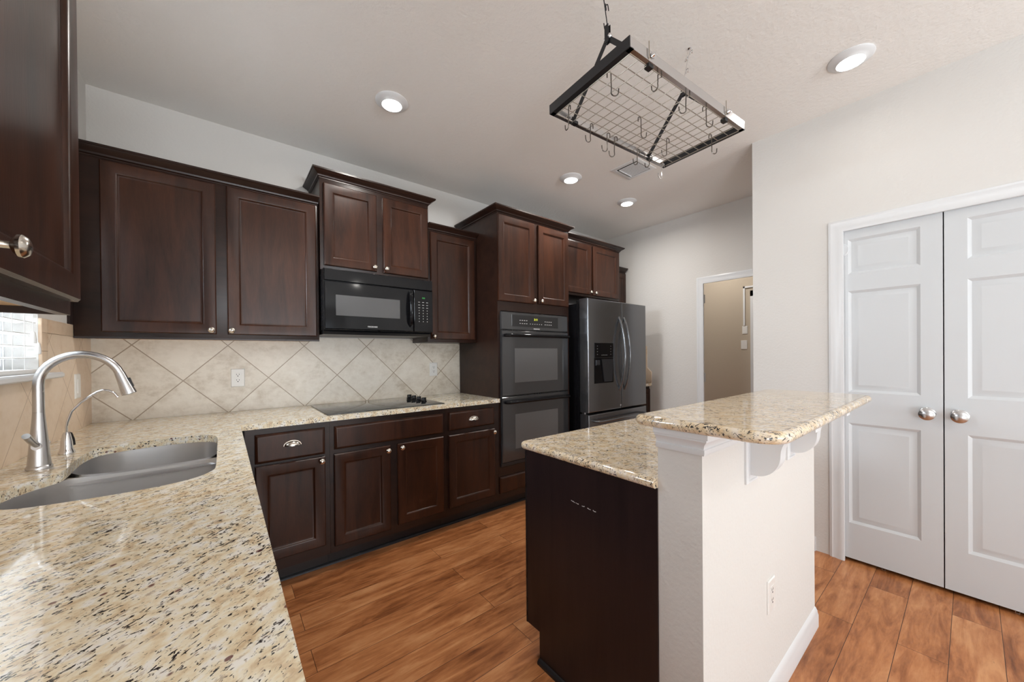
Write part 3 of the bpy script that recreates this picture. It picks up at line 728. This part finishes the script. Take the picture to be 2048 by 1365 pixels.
bowl([(.160, -.95), (.172, -.86), (.230, -.802), (.32, -.782), (.42, -.782), (.51, -.812), (.55, -.90), (.553, -1.05), (.545, -1.105), (.51, -1.130), (.36, -1.135), (.22, -1.130), (.172, -1.11), (.160, -1.05)], 0.70, -1.15, 'bowl')
bowl([(.553, -1.25), (.553, -1.43), (.543, -1.51), (.50, -1.565), (.41, -1.593), (.27, -1.593), (.16, -1.568), (.106, -1.49), (.094, -1.37), (.118, -1.28), (.155, -1.215), (.21, -1.178), (.36, -1.168), (.50, -1.172), (.54, -1.19)], 0.68, -1.15, 'bowl')
m = MB()
ys = [-1.195, -1.170, -1.160, -1.15, -1.14, -1.130, -1.105]; zs = [0.858, 0.866, 0.8695, 0.8705, 0.8695, 0.866, 0.858]
m.loft([[(0.165 + (0.385 * i / 8), y, z + 0.008 * abs(i / 4 - 1) ** 4) for i in range(9)] for y, z in zip(ys, zs)], False, False, closed=False)
m.build('divider', SINKM, c, ang=60)

# ---------------------------------------------------------------- faucet
c = thing('kitchen_faucet', (0.103, -1.108, 0.914), 'tall brushed steel gooseneck pull-down faucet behind the sink', 'faucet')
fx, fy = 0.103, -1.108
MB().lathe([(0.0285, 0.0005), (0.0285, 0.006), (0.0265, 0.011), (0.0255, 0.012), (0.0225, 0.05), (0.0180, 0.11), (0.0145, 0.155), (0.0130, 0.180)], (fx, fy, 0.914), (0, 0, 1), 32).build('body', STEEL, c)
pts = [(fx, fy, 1.0945), (fx, fy, 1.14), (fx, fy, 1.178)]
rx, rz, cxx, czz = 0.092, 0.096, fx + 0.092, 1.182
for k in range(1, 17): t = PI - k / 16 * PI * 0.90; pts.append((cxx + rx * math.cos(t), fy, czz + rz * math.sin(t)))
MB().tube(pts, [0.0130, 0.0128] + [0.0125] * (len(pts) - 2), 20).build('spout', STEEL, c)
e0 = Vector(pts[-1]); dr = (e0 - Vector(pts[-2])).normalized(); dr = Vector((0.30, 0, -0.95)).normalized()
MB().lathe([(0.0135, -0.002), (0.0138, 0.004), (0.0155, 0.03), (0.0195, 0.068), (0.0200, 0.076), (0.016, 0.078), (0.0, 0.077)], e0, dr, 28).build('spray_head', STEEL, c)
px = Vector((0.95, 0, 0.30)); q = e0 + dr * 0.038 + px * 0.0155
m = MB()
for k in range(2):
    pass
a_ = dr; b_ = Vector((0, 1, 0)); n_ = px
def TQ(u, v, w): return q + b_ * u + a_ * v + n_ * w
m.rect(-0.008, 0.008, -0.016, 0.018, [(0, -0.006), (0, 0.002), (0.002, 0.004), (0.003, 0.004)], TQ); m.build('button', BLACKP, c)
MB().lathe([(0.0, -0.046), (0.012, -0.046), (0.0135, -0.044), (0.0135, -0.036), (0.011, -0.034), (0.011, 0.024), (0, 0.024)], (fx, fy, 0.988), (0, -1, 0), 20).build('valve_hub', STEEL, c)
MB().tube([(fx, fy - 0.012, 0.990), (fx, fy - 0.05, 1.006), (fx, fy - 0.098, 1.034)], [0.0085, 0.0085, 0.0088], 14).build('lever', STEEL, c)
# filtered water tap
c = thing('water_tap', (0.112, -0.89, 0.914), 'small chrome drinking water tap with thin curved tube, beside the tall faucet', 'tap')
MB().lathe([(0.021, 0.0005), (0.021, 0.008), (0.0185, 0.014), (0.0165, 0.020), (0.0150, 0.045), (0.0105, 0.072), (0.007, 0.080), (0, 0.080)], (0.112, -0.89, 0.914), (0, 0, 1), 24).build('body', CHROME, c)
raw = [(.112, .990), (.112, 1.012), (.115, 1.032), (.125, 1.069), (.148, 1.101), (.171, 1.122), (.189, 1.137), (.204, 1.143), (.220, 1.139), (.234, 1.128), (.243, 1.112)]
MB().tube([(x, -0.89, z) for x, z in raw], 0.0042, 12).build('spout_tube', CHROME, c)
MB().tube([(0.112, -0.878, 0.990), (0.116, -0.868, 0.985), (0.121, -0.862, 0.962), (0.124, -0.860, 0.940)], [0.005, 0.006, 0.0055, 0.004], 12).build('lever', BLACKP, c)

# ---------------------------------------------------------------- cooktop
c = thing('cooktop', (1.42, -0.34, 0.914), 'black glass electric cooktop set in the back counter', 'cooktop')
cg = MB().box(1.045, 1.815, -0.600, -0.085, 0.9141, 0.9195).build('glass_top', COOKG, c, bevel=0.002)
BURN = plain('burner_grey', (0.12, 0.12, 0.12), 0.3)
for x, y, r in ((1.21, -0.20, 0.075), (1.21, -0.44, 0.10), (1.52, -0.20, 0.10), (1.52, -0.44, 0.075)):
    m = MB(); m.loft([[(x + rr2 * math.cos(2 * PI * k / 48), y + rr2 * math.sin(2 * PI * k / 48), 0.9197) for k in range(48)] for rr2 in (r, r - 0.002)], False, False); m.build('burner_ring', BURN, cg)
#
for i, y in enumerate((-0.155, -0.245, -0.335, -0.425)):
    k = MB().lathe([(0.021, 0), (0.021, 0.005), (0.018, 0.008), (0.0165, 0.024), (0.015, 0.027), (0, 0.027)], (1.735, y, 0.9196), (0, 0, 1), 24)
    k.box(1.735 - 0.0165, 1.735 + 0.0165, y - 0.004, y + 0.004, 0.9196 + 0.02, 0.9196 + 0.031)
    k.build('knob', BLACKG, c)

# ---------------------------------------------------------------- microwave
c = thing('microwave_oven', (1.448, -0.2, 1.405), 'black over-range microwave hung under the raised cabinet', 'microwave')
T = TW
MB().box(1.072, 1.8245, -0.385, -0.002, 1.437, 1.8305).build('body', BLACKP, c, bevel=0.002)
MB().prism([(-0.36, 1.437), (-0.375, 1.424), (-0.36, 1.408), (-0.03, 1.405), (-0.01, 1.437)], 1.076, 1.820, lambda u, v, w: (w, u, v)).build('bottom_plate', GUN, c)
MB().rect(1.073, 1.8235, 1.752, 1.829, [(0, 0.385), (0, 0.400), (0.004, 0.405), (0.006, 0.405)], T).build('vent_panel', BLACKG, c)
d = MB().rect(1.073, 1.669, 1.439, 1.749, [(0, 0.385), (0, 0.404), (0.005, 0.410), (0.007, 0.410)], T).build('door', BLACKG, c)
MB().rect(1.140, 1.566, 1.528, 1.663, [(0, 0.409), (0.001, 0.4107), (0.002, 0.4107)], T).build('window', MWSCR, d)
m = MB(); hp = []
for k in range(13):
    t = k / 12; hp.append((1.640, -(0.410 + 0.036 * math.sin(PI * t) ** 0.6), 1.475 + 0.256 * t))
m.tube(hp, [0.006] + [0.0145] * 11 + [0.006], 16); m.build('handle', BLACKG, d)
lg = text('FRIGIDAIRE', 'logo', PRINT, 0.013, 1.372, 1.462, 0.4108, T, d)
p = MB().rect(1.672, 1.8235, 1.439, 1.749, [(0, 0.385), (0, 0.404), (0.004, 0.409), (0.006, 0.409)], T).build('control_panel', BLACKG, c)
m = MB()
for r_ in range(8):
    for q_ in range(3):
        u = 1.712 + q_ * 0.032; v = 1.660 - r_ * 0.0205
        if r_ < 3: m.box(u - 0.007, u + 0.007, v - 0.0012, v + 0.0012, 0.409, 0.4095, T)
        else: m.box(u - 0.0016, u + 0.0016, v - 0.003, v + 0.003, 0.409, 0.4095, T)
m.build('key_lettering', PRINT, p)
text('3:21', 'clock', CLOCKG, 0.014, 1.748, 1.692, 0.4096, T, p)

# ---------------------------------------------------------------- double oven
c = thing('double_oven', (2.69, -0.3, 0.36), 'black double wall oven built into the tall cabinet', 'oven')
MB().box(2.313, 3.083, -0.612, -0.04, 0.355, 1.615).build('body', BLACKP, c)
p = MB().rect(2.306, 3.072, 1.468, 1.608, [(0, 0.612), (0, 0.630), (0.004, 0.634), (0.006, 0.634)], T).build('control_panel', plain('oven_panel', (0.045, 0.046, 0.048), 0.16, coat=0.3), c)
MB().rect(2.412, 2.945, 1.495, 1.592, [(0, 0.633), (0.001, 0.6347), (0.002, 0.6347)], T).build('keypad', plain('keypad', (0.02, 0.02, 0.021), 0.15), p)
m = MB()
for g0 in (2.50, 2.785):
    for r_ in range(2):
        for q_ in range(4): m.box(g0 + q_ * 0.024 - 0.006, g0 + q_ * 0.024 + 0.006, 1.548 - r_ * 0.026 - 0.002, 1.548 - r_ * 0.026 + 0.002, 0.6347, 0.6352, T)
for q_ in range(6): m.box(2.612 + q_ * 0.026 - 0.004, 2.612 + q_ * 0.026 + 0.004, 1.520, 1.524, 0.6347, 0.6352, T)
m.build('key_lettering', PRINT, p)
text('3:11', 'clock', CLOCKY, 0.026, 2.676, 1.560, 0.6352, T, p)
text('FRIGIDAIRE', 'logo', PRINT, 0.014, 2.685, 1.480, 0.6345, T, p)
OVG = plain('oven_glass', (0.03, 0.031, 0.033), 0.1, coat=0.5)
for (z0, z1, wz0, wz1, hz, ln) in ((0.930, 1.458, 1.033, 1.316, 1.420, 'upper'), (0.395, 0.922, 0.490, 0.775, 0.880, 'lower')):
    d = MB().rect(2.306, 3.072, z0, z1, [(0, 0.612), (0, 0.634), (0.004, 0.638), (0.006, 0.638)], T).build('oven_door', OVG, c)
    lab(d, '%s oven door' % ln)
    MB().rect(2.436, 2.932, wz0, wz1, [(0, 0.637), (0.001, 0.6387), (0.002, 0.6387)], T).build('window', SCREENM, d)
    hp = [(2.335, -0.639, hz), (2.335, -0.665, hz), (2.355, -0.682, hz)] + [(2.355 + 0.68 * k / 8, -0.682, hz) for k in range(1, 8)] + [(3.035, -0.682, hz), (3.050, -0.665, hz), (3.050, -0.639, hz)]
    MB().tube(hp, 0.0125, 14).build('handle', BLACKG, d)
MB().rect(2.300, 3.080, 0.362, 0.392, [(0, 0.612), (0, 0.622), (0.004, 0.626), (0.006, 0.626)], T).build('vent_trim', GUN, c)

# ---------------------------------------------------------------- refrigerator
c = thing('refrigerator', (3.64, -0.4, 0), 'black stainless french door refrigerator with ice dispenser', 'refrigerator')
MB().box(3.163, 4.108, -0.69, -0.03, 0.03, 1.735).build('body', BLACKG, c, bevel=0.004)
for a, b2, nm in ((3.163, 3.6695, 'left'), (3.6755, 4.110, 'right')):
    TF = TB(-0.698)
    d = MB().rect(a, b2, 0.722, 1.775, [(0, 0), (0, 0.090), (0.003, 0.098), (0.010, 0.102), (0.012, 0.102)], TF).build('door', BSTEEL, c)
    ux = 3.632 if nm == 'left' else 3.713
    hp = [(ux, -0.799, 1.625)] + [(ux + 0.0, -(0.806 + 0.062 * math.sin(PI * k / 12) ** 0.8), 1.615 - 0.705 * k / 12) for k in range(1, 12)] + [(ux, -0.799, 0.905)]
    MB().tube(hp, 0.0105, 12).build('handle', BSTEEL, d)
    if nm == 'left':
        TD = TB(-0.80)
        disp = MB()
        disp.rect(3.247, 3.533, 1.228, 1.366, [(0, -0.004), (0, 0.001), (0.002, 0.003), (0.003, 0.003)], TD)
        disp.loft([[TD(3.247 + i, 0.988 + i, w), TD(3.533 - i, 0.988 + i, w), TD(3.533 - i, 1.226 - i, w), TD(3.247 + i, 1.226 - i, w)] for i, w in [(0, 0.0005), (0, 0.003), (0.006, 0.003), (0.008, 0.0005), (0.010, 0.0005)]], False, True)
        o = disp.build('dispenser', BLACKG, d)
        m = MB(); m.prism([(3.345, 1.212), (3.520, 1.212), (3.505, 1.00), (3.385, 1.00)], 0.001, 0.010, TD); m.build('cavity_liner', GUN, o)
        m = MB(); m.rect(3.262, 3.318, 1.155, 1.205, [(0, 0.001), (0.004, 0.014), (0.006, 0.014)], TD); m.build('paddle', GUN, o)
        m = MB()
        for k in range(4): m.box(3.285, 3.293, 1.335 - k * 0.026, 1.337 - k * 0.026, 0.003, 0.0036, TD); m.box(3.487, 3.495, 1.335 - k * 0.026, 1.337 - k * 0.026, 0.003, 0.0036, TD)
        for k in range(4): m.box(3.350 + 0.024 * k, 3.362 + 0.024 * k, 1.250, 1.252, 0.003, 0.0036, TD)
        m.build('key_lettering', PRINT, o)
        MB().rect(3.640, 3.656, 0.745, 0.762, [(0, 0.0005), (0.001, 0.0022), (0.002, 0.0022)], TD).build('badge', plain('badge_grey', (0.35, 0.35, 0.35), 0.4), d)
d = MB().rect(3.163, 4.110, 0.045, 0.705, [(0, 0), (0, 0.090), (0.003, 0.098), (0.010, 0.102), (0.012, 0.102)], TB(-0.698)).build('freezer_drawer', BSTEEL, c)
MB().tube([(3.24, -0.80, 0.640), (3.25, -0.845, 0.640), (3.28, -0.855, 0.640), (3.99, -0.855, 0.640), (4.02, -0.845, 0.640), (4.03, -0.80, 0.640)], 0.0105, 12).build('handle', BSTEEL, d)
for x in (3.185, 4.05):
    MB().box(x, x + 0.05, -0.76, -0.64, 1.7355, 1.77).build('hinge_cover', BLACKP, c, bevel=0.003)
MB().box(3.168, 3.19, -0.745, -0.70, 0.700, 0.722).build('hinge', CHROME, c)
MB().box(3.20, 4.06, -0.66, -0.06, 0.0, 0.03).build('foot_grille', BLACKP, c)

# ---------------------------------------------------------------- outlets and switches
def outlet(u, v, T, label, w=0.072, h=0.117, kind='outlet', cat='outlet'):
    c = thing(kind, T(u, v, 0), label, cat)
    MB().rect(u - w / 2, u + w / 2, v - h / 2, v + h / 2, [(0, 0), (0, 0.003), (0.004, 0.006), (0.005, 0.006)], T).build('cover_plate', PLATE, c)
    MB().rect(u - 0.017, u + 0.017, v - 0.034, v + 0.034, [(0, 0.0055), (0.0005, 0.0075), (0.001, 0.0075)], T).build('receptacle' if kind == 'outlet' else 'rocker', PLATE, c)
    if kind == 'outlet':
        m = MB()
        for dz in (0.018, -0.018):
            m.box(u - 0.008, u - 0.0055, v + dz, v + dz + 0.008, 0.0075, 0.0079, T); m.box(u + 0.0055, u + 0.008, v + dz, v + dz + 0.008, 0.0075, 0.0079, T)
            m.box(u - 0.003, u + 0.003, v + dz - 0.009, v + dz - 0.004, 0.0075, 0.0079, T)
        m.build('slots', RED, c)
    return c
TT = TB(-0.008)
outlet(0.640, 1.130, TT, 'white outlet on the back tile left of the cooktop')
outlet(2.020, 1.140, TT, 'white outlet on the back tile beside the oven tower', 0.072)
outlet(-0.258, 1.130, TL(0.008), 'white switch plate on the side tile between window and corner', 0.075, 0.118, 'wall_switch', 'switch')
outlet(2.104, 0.392, TB(IY0), 'white outlet low on the island half wall')
outlet(-1.196, 1.545, TR(5.7), 'small white switch at the end of the conduit in the hall', 0.06, 0.10, 'wall_switch', 'switch')
outlet(-1.186, 1.36, TR(5.7), 'white plate below the conduit switch in the hall', 0.07, 0.11, 'wall_switch', 'switch')
m = MB(); m.box(-1.20, -1.18, 1.60, 2.09, 0, 0.012, TR(5.7)); m.box(-1.52, -1.18, 2.07, 2.09, 0, 0.012, TR(5.7))
top(m, 'cable_conduit', WHITE, 'white surface conduit bent at its top on the hall wall', 'conduit')
m = MB(); m.box(5.685, 5.7, -1.33, -1.26, 0, 2.03); m.box(5.685, 5.7, -2.2, -1.26, 1.96, 2.03); m.box(5.69, 5.7, -2.2, -1.33, 0, 1.96)
struct(m, 'trim_5', WHITE)
m = MB(); m.lathe([(0, -0.045), (0.007, -0.045), (0.007, 0.045), (0, 0.045)], (X_FAR + 0.125, DY1 - 0.016, 1.84), (0, 0, 1), 10)
top(m, 'hinge', STEEL, 'small steel hinge on the far doorway jamb near its top', 'hinge')
m = MB(); m.lathe([(0, -0.045), (0.007, -0.045), (0.007, 0.045), (0, 0.045)], (X_FAR + 0.125, DY1 - 0.016, 1.0), (0, 0, 1), 10)
top(m, 'hinge', STEEL, 'small steel hinge on the far doorway jamb at counter height', 'hinge')

# ---------------------------------------------------------------- ceiling lights, vent
def ceiling_light(x, y, label, watts=7.2):
    c = thing('ceiling_light', (x, y, H), label, 'ceiling light', 'round recessed ceiling lights')
    MB().lathe([(0.090, 0.0), (0.091, 0.004), (0.086, 0.009), (0.072, 0.013), (0.060, 0.019), (0.056, 0.024), (0.054, 0.022)], (x, y, H), (0, 0, -1), 48, cap0=False, cap1=False).build('trim_ring', WHITE, c)
    MB().lathe([(0.0555, 0.0), (0.0555, 0.022), (0.050, 0.0245), (0.0, 0.0255)], (x, y, H), (0, 0, -1), 40, cap0=False).build('lens', LENS, c)
    l = bpy.data.lights.new('led_light', 'AREA'); l.shape = 'DISK'; l.size = 0.10; l.energy = watts; l.color = (1.0, 0.95, 0.89)
    l.spread = math.radians(170)
    o = bpy.data.objects.new('led_light', l); COL.objects.link(o); o.parent = c; o.location = (0, 0, -0.034)
ceiling_light(1.350, -0.868, 'round ceiling light nearest the corner wall cabinet')
ceiling_light(3.056, -2.585, 'round ceiling light above the pantry doors, largest in the photo', 0.8)
ceiling_light(2.866, -0.876, 'round ceiling light between the oven tower and the pot rack')
ceiling_light(3.662, -0.879, 'round ceiling light above the refrigerator')
ceiling_light(5.15, -1.0, 'added unseen round ceiling light in the hall past the far doorway')  # unseen lamp, added to brighten the hall
ceiling_light(1.2, -4.3, 'added unseen round ceiling light behind the camera on the window side')  # added out of view for ambient light
ceiling_light(2.7, -5.6, 'added unseen round ceiling light furthest behind the camera')  # second added ambient lamp, out of view

c = thing('ceiling_vent', (3.156, -1.277, H), 'white louvred air vent in the ceiling under the pot rack corner', 'vent')
vx0, vx1, vy0, vy1 = 3.027, 3.285, -1.402, -1.155
TC = lambda u, v, w: (u, v, H - w)
m = MB(); m.loft([[TC(vx0 + i, vy0 + i, w), TC(vx1 - i, vy0 + i, w), TC(vx1 - i, vy1 - i, w), TC(vx0 + i, vy1 - i, w)] for i, w in [(0, 0), (0, 0.003), (0.006, 0.006), (0.030, 0.006), (0.032, 0.001)]], False, False)
m.build('frame', WHITE, c)
MB().box(vx0 + 0.03, vx1 - 0.03, vy0 + 0.03, vy1 - 0.03, H - 0.0015, H - 0.0003).build('backing', DARKV, c)
m = MB()
for k in range(9):
    x = vx0 + 0.048 + k * 0.0195
    m.prism([(x, -0.003), (x + 0.008, -0.0075), (x + 0.009, -0.0065), (x + 0.001, -0.002)], vy0 + 0.035, vy1 - 0.055, lambda u, v, w: (u, w, H + v))
m.box(vx0 + 0.045, vx1 - 0.045, vy1 - 0.055, vy1 - 0.048, H - 0.010, H - 0.001)
m.build('louvre', WHITE, c)

# ---------------------------------------------------------------- pot rack
RC = Vector((2.035, -2.095, 2.27)); RA = math.radians(-4.2); RL, RW = 0.807, 0.405
ex = Vector((math.cos(RA), math.sin(RA), 0)); ey = Vector((-math.sin(RA), math.cos(RA), 0))
def RP(a, b, z): return tuple(RC + ex * a + ey * b + Vector((0, 0, z)))
c = thing('pot_rack', tuple(RC), 'black and silver metal pot rack with wire grid, hung from the ceiling over the island', 'pot rack')
for nm, mat, a0, a1, b0, b1, lb in (('end_bar', GUN, -RL / 2, -RL / 2 + 0.004, -RW / 2, RW / 2, None), ('end_bar', GUN, RL / 2 - 0.004, RL / 2, -RW / 2, RW / 2, None),
                                    ('side_bar', RACKS, -RL / 2 + 0.004, RL / 2 - 0.004, RW / 2 - 0.004, RW / 2, 'brushed silver side bar'), ('side_bar', RACKS, -RL / 2 + 0.004, RL / 2 - 0.004, -RW / 2, -RW / 2 + 0.004, 'brushed silver side bar')):
    m = MB(); m.box(a0, a1, b0, b1, 0, 0.038, RP)
    if nm == 'end_bar':   # flanged angle: short lower lip turned inwards
        if a0 < 0: m.box(a0 + 0.004, a0 + 0.022, b0, b1, 0, 0.003, RP)
        else: m.box(a0 - 0.018, a0, b0, b1, 0, 0.003, RP)
    else:
        if b0 > 0: m.box(a0, a1, b0 - 0.016, b0, 0, 0.003, RP)
        else: m.box(a0, a1, b1, b1 + 0.016, 0, 0.003, RP)
    o = m.build(nm, mat, c)
    if lb: lab(o, lb)
m = MB(); gw, gl = RW - 0.035, RL - 0.045
for k in range(18): a = -gl / 2 + gl * k / 17; m.tube([RP(a, -gw / 2, -0.003), RP(a, gw / 2, -0.003)], 0.0016, 6)
for k in range(9): b = -gw / 2 + gw * k / 8; m.tube([RP(-gl / 2, b, 0.000), RP(gl / 2, b, 0.000)], 0.0016, 6)
m.build('wire_grid', WIRE, c)
apex = {}
for s in (-1, 1):
    a = s * 0.265 - 0.01; az = 0.235
    apex[s] = Vector(RP(a, 0, az))
    for t in (-1, 1):
        m = MB(); p0 = Vector(RP(a, 0, az)); p1 = Vector(RP(a, t * (RW / 2 - 0.006), 0.012)); d = (p1 - p0).normalized(); n = ex; w = d.cross(n)
        q = []
        for pp in (p0 - d * 0.008, p1): q.append([pp + n * i * 0.0018 + w * j * 0.0095 for i, j in ((1, 1), (1, -1), (-1, -1), (-1, 1))])
        m.loft(q); m.build('strut', GUN, c)
        bt = MB().lathe([(0.004, -0.012), (0.004, 0.0), (0.009, 0.001), (0.010, 0.006), (0.006, 0.012), (0, 0.013)], RP(a - 0.008, t * (RW / 2), 0.024), tuple(ey * t), 14); bt.build('acorn_bolt', CHROME, c)
        MB().box(a - 0.014, a + 0.010, t * (RW / 2 - 0.018) - 0.010, t * (RW / 2 - 0.018) + 0.010, -0.008, 0.004, RP).build('grid_clip', BLACKP, c)
    m = MB()
    for o2 in (-0.006, 0.006): m.box(a + o2 - 0.0015, a + o2 + 0.0015, -0.009, 0.009, az - 0.02, az + 0.048, RP)
    m.build('hanger_bracket', GUN, c)
    MB().lathe([(0.004, -0.015), (0.008, -0.014), (0.008, -0.009), (0.004, -0.008), (0.004, 0.008), (0.009, 0.009), (0.010, 0.014), (0.005, 0.019), (0, 0.02)], tuple(apex[s]), tuple(-ey), 14).build('acorn_bolt', CHROME, c)

def s_hook_pts(top_p, ang, L=0.088, r1=0.007, r2=0.013, flip=1):
    """S hook hanging from its top bend at top_p, opening direction by ang"""
    h = Vector((math.cos(ang), math.sin(ang), 0)); P0 = Vector(top_p); pts = []
    def q(a, z): pts.append(tuple(P0 + h * a + Vector((0, 0, z))))
    q(-2 * r1, -0.020)
    for k in range(7): t = PI - k / 6 * PI; q(-r1 + r1 * math.cos(t), -r1 + r1 * math.sin(t) + 0.0)
    q(0, -0.03); q(0.001, -L + r2 + 0.012)
    for k in range(9): t = k / 8 * PI * 0.95; q(flip * (r2 - r2 * math.cos(t)) if True else 0, -L + r2 - r2 * math.sin(t) + 0.001)
    q(flip * (2 * r2 + 0.001), -L + r2 + 0.014)
    return pts
HG = 's hooks on the pot rack grid'
hooks = [(1.667, -2.158, -0.7, .088, WIRE, 'bronze S-hook alone near the black end bar, toward the camera side of the grid'),
 (1.810, -2.256, 1.6, .056, WIRE, 'short looking S-hook under the silver side bar near its first bolt'),
 (1.974, -2.278, 2.4, .088, WIRE, 'S-hook just below the middle of the camera-side silver bar'),
 (2.130, -2.285, -0.7, .086, WIRE, 'wide opened S-hook between the middle and the last bolt of the camera-side bar'),
 (1.979, -2.082, -0.4, .088, WIRE, 'S-hook hanging from the centre of the wire grid'),
 (2.212, -2.070, 2.7, .086, WIRE, 'S-hook between the grid centre and the far black end bar'),
 (1.683, -1.938, 1.3, .088, CHROME, 'dark S-hook at the kitchen-side corner of the nearer black end bar'),
 (1.839, -1.923, 2.9, .086, CHROME, 'first S-hook along the kitchen-side bar after the corner one'),
 (1.954, -1.925, 2.7, .088, CHROME, 'left one of the close pair of S-hooks on the kitchen-side bar'),
 (2.005, -1.928, 2.6, .096, CHROME, 'right one of the close pair of S-hooks, hanging lowest on the kitchen-side bar'),
 (2.181, -1.935, 2.9, .082, CHROME, 'thin S-hook in front of the ceiling vent'),
 (2.290, -1.935, 1.6, .052, CHROME, 'small looped S-hook beside the vent near the rack corner'),
 (2.405, -1.940, 2.9, .086, CHROME, 'bright chrome S-hook on the rack corner nearest the cabinets'),
 (2.349, -2.214, -0.5, .090, CHROME, 'chrome S-hook on the far black end bar')]
for x, y, a, Lh, mat, lb in hooks:
    fl = -1 if 0 else 1
    pts = s_hook_pts((x, y, 2.2775), a, Lh, r2=0.013 if Lh > 0.07 else 0.012)
    m = MB().tube(pts, 0.0021, 8)
    top(m, 's_hook', CHROME if 'bright' in lb else HOOKD, lb, 'hook', HG)
for (aa, lb) in ((-0.275, 'small hook end standing up behind the first bolt of the rack'), (0.255, 'small hook end standing up beside the last bolt of the rack')):
    p = Vector(RP(aa - 0.03, -RW / 2 - 0.004, 0.0))
    m = MB().tube([tuple(p + Vector((0, 0, 0.062))), tuple(p + Vector((0, 0, 0.015))), tuple(p + Vector((0.003, 0.003, 0.004))), tuple(p + Vector((0.008, 0.010, 0.001))), tuple(p + Vector((0.012, 0.016, 0.006)))], 0.0017, 8)
    top(m, 's_hook', WIRE, lb, 'hook', HG)
# hangers from the ceiling
def hanger(s, cx_, cy_, label):
    A = apex[s] + Vector((0, 0, 0.045)); B = Vector((cx_, cy_, H))
    c = thing('ceiling_hanger', tuple(B), label, 'hanger', 'hook chains holding the rack')
    MB().lathe([(0.0, 0), (0.009, 0.0), (0.009, 0.002), (0.003, 0.004), (0.0022, 0.03), (0, 0.03)], tuple(B), (0, 0, -1), 12).build('screw_eye', CHROME, c)
    n = 3; prev = B + Vector((0, 0, -0.028))
    for k in range(n):
        a = B.lerp(A, (k) / n) if k else B + Vector((0, 0, -0.02)); b = B.lerp(A, (k + 1) / n)
        d = (b - a); Lk = d.length + 0.012; d.normalize(); h = Vector((1, 0.3, 0)) if k % 2 else Vector((0.2, 1, 0)); h = (h - d * h.dot(d)).normalized()
        pts = []
        for t in range(7): th = PI * t / 6; pts.append(a - d * 0.0 + h * (-0.008 + 0.008 * math.cos(PI - th)) + d * (0.0 - 0.008 * math.sin(th)) + d * 0.004)
        pts = [a + h * -0.016 + d * 0.022] + pts
        for t in range(7): th = PI * t / 6; pts.append(b + h * (0.008 - 0.008 * math.cos(th)) + d * (0.008 * math.sin(th)) - d * 0.004)
        pts.append(b + h * 0.016 - d * 0.022)
        MB().tube([tuple(p) for p in pts], 0.0019, 8).build('link', GUN if s < 0 else CHROME, c)
hanger(-1, 1.715, -2.075, 'dark hook chain from ceiling to the nearer rack bracket')
hanger(1, 2.352, -2.115, 'zigzag metal hook chain from ceiling to the far rack bracket')
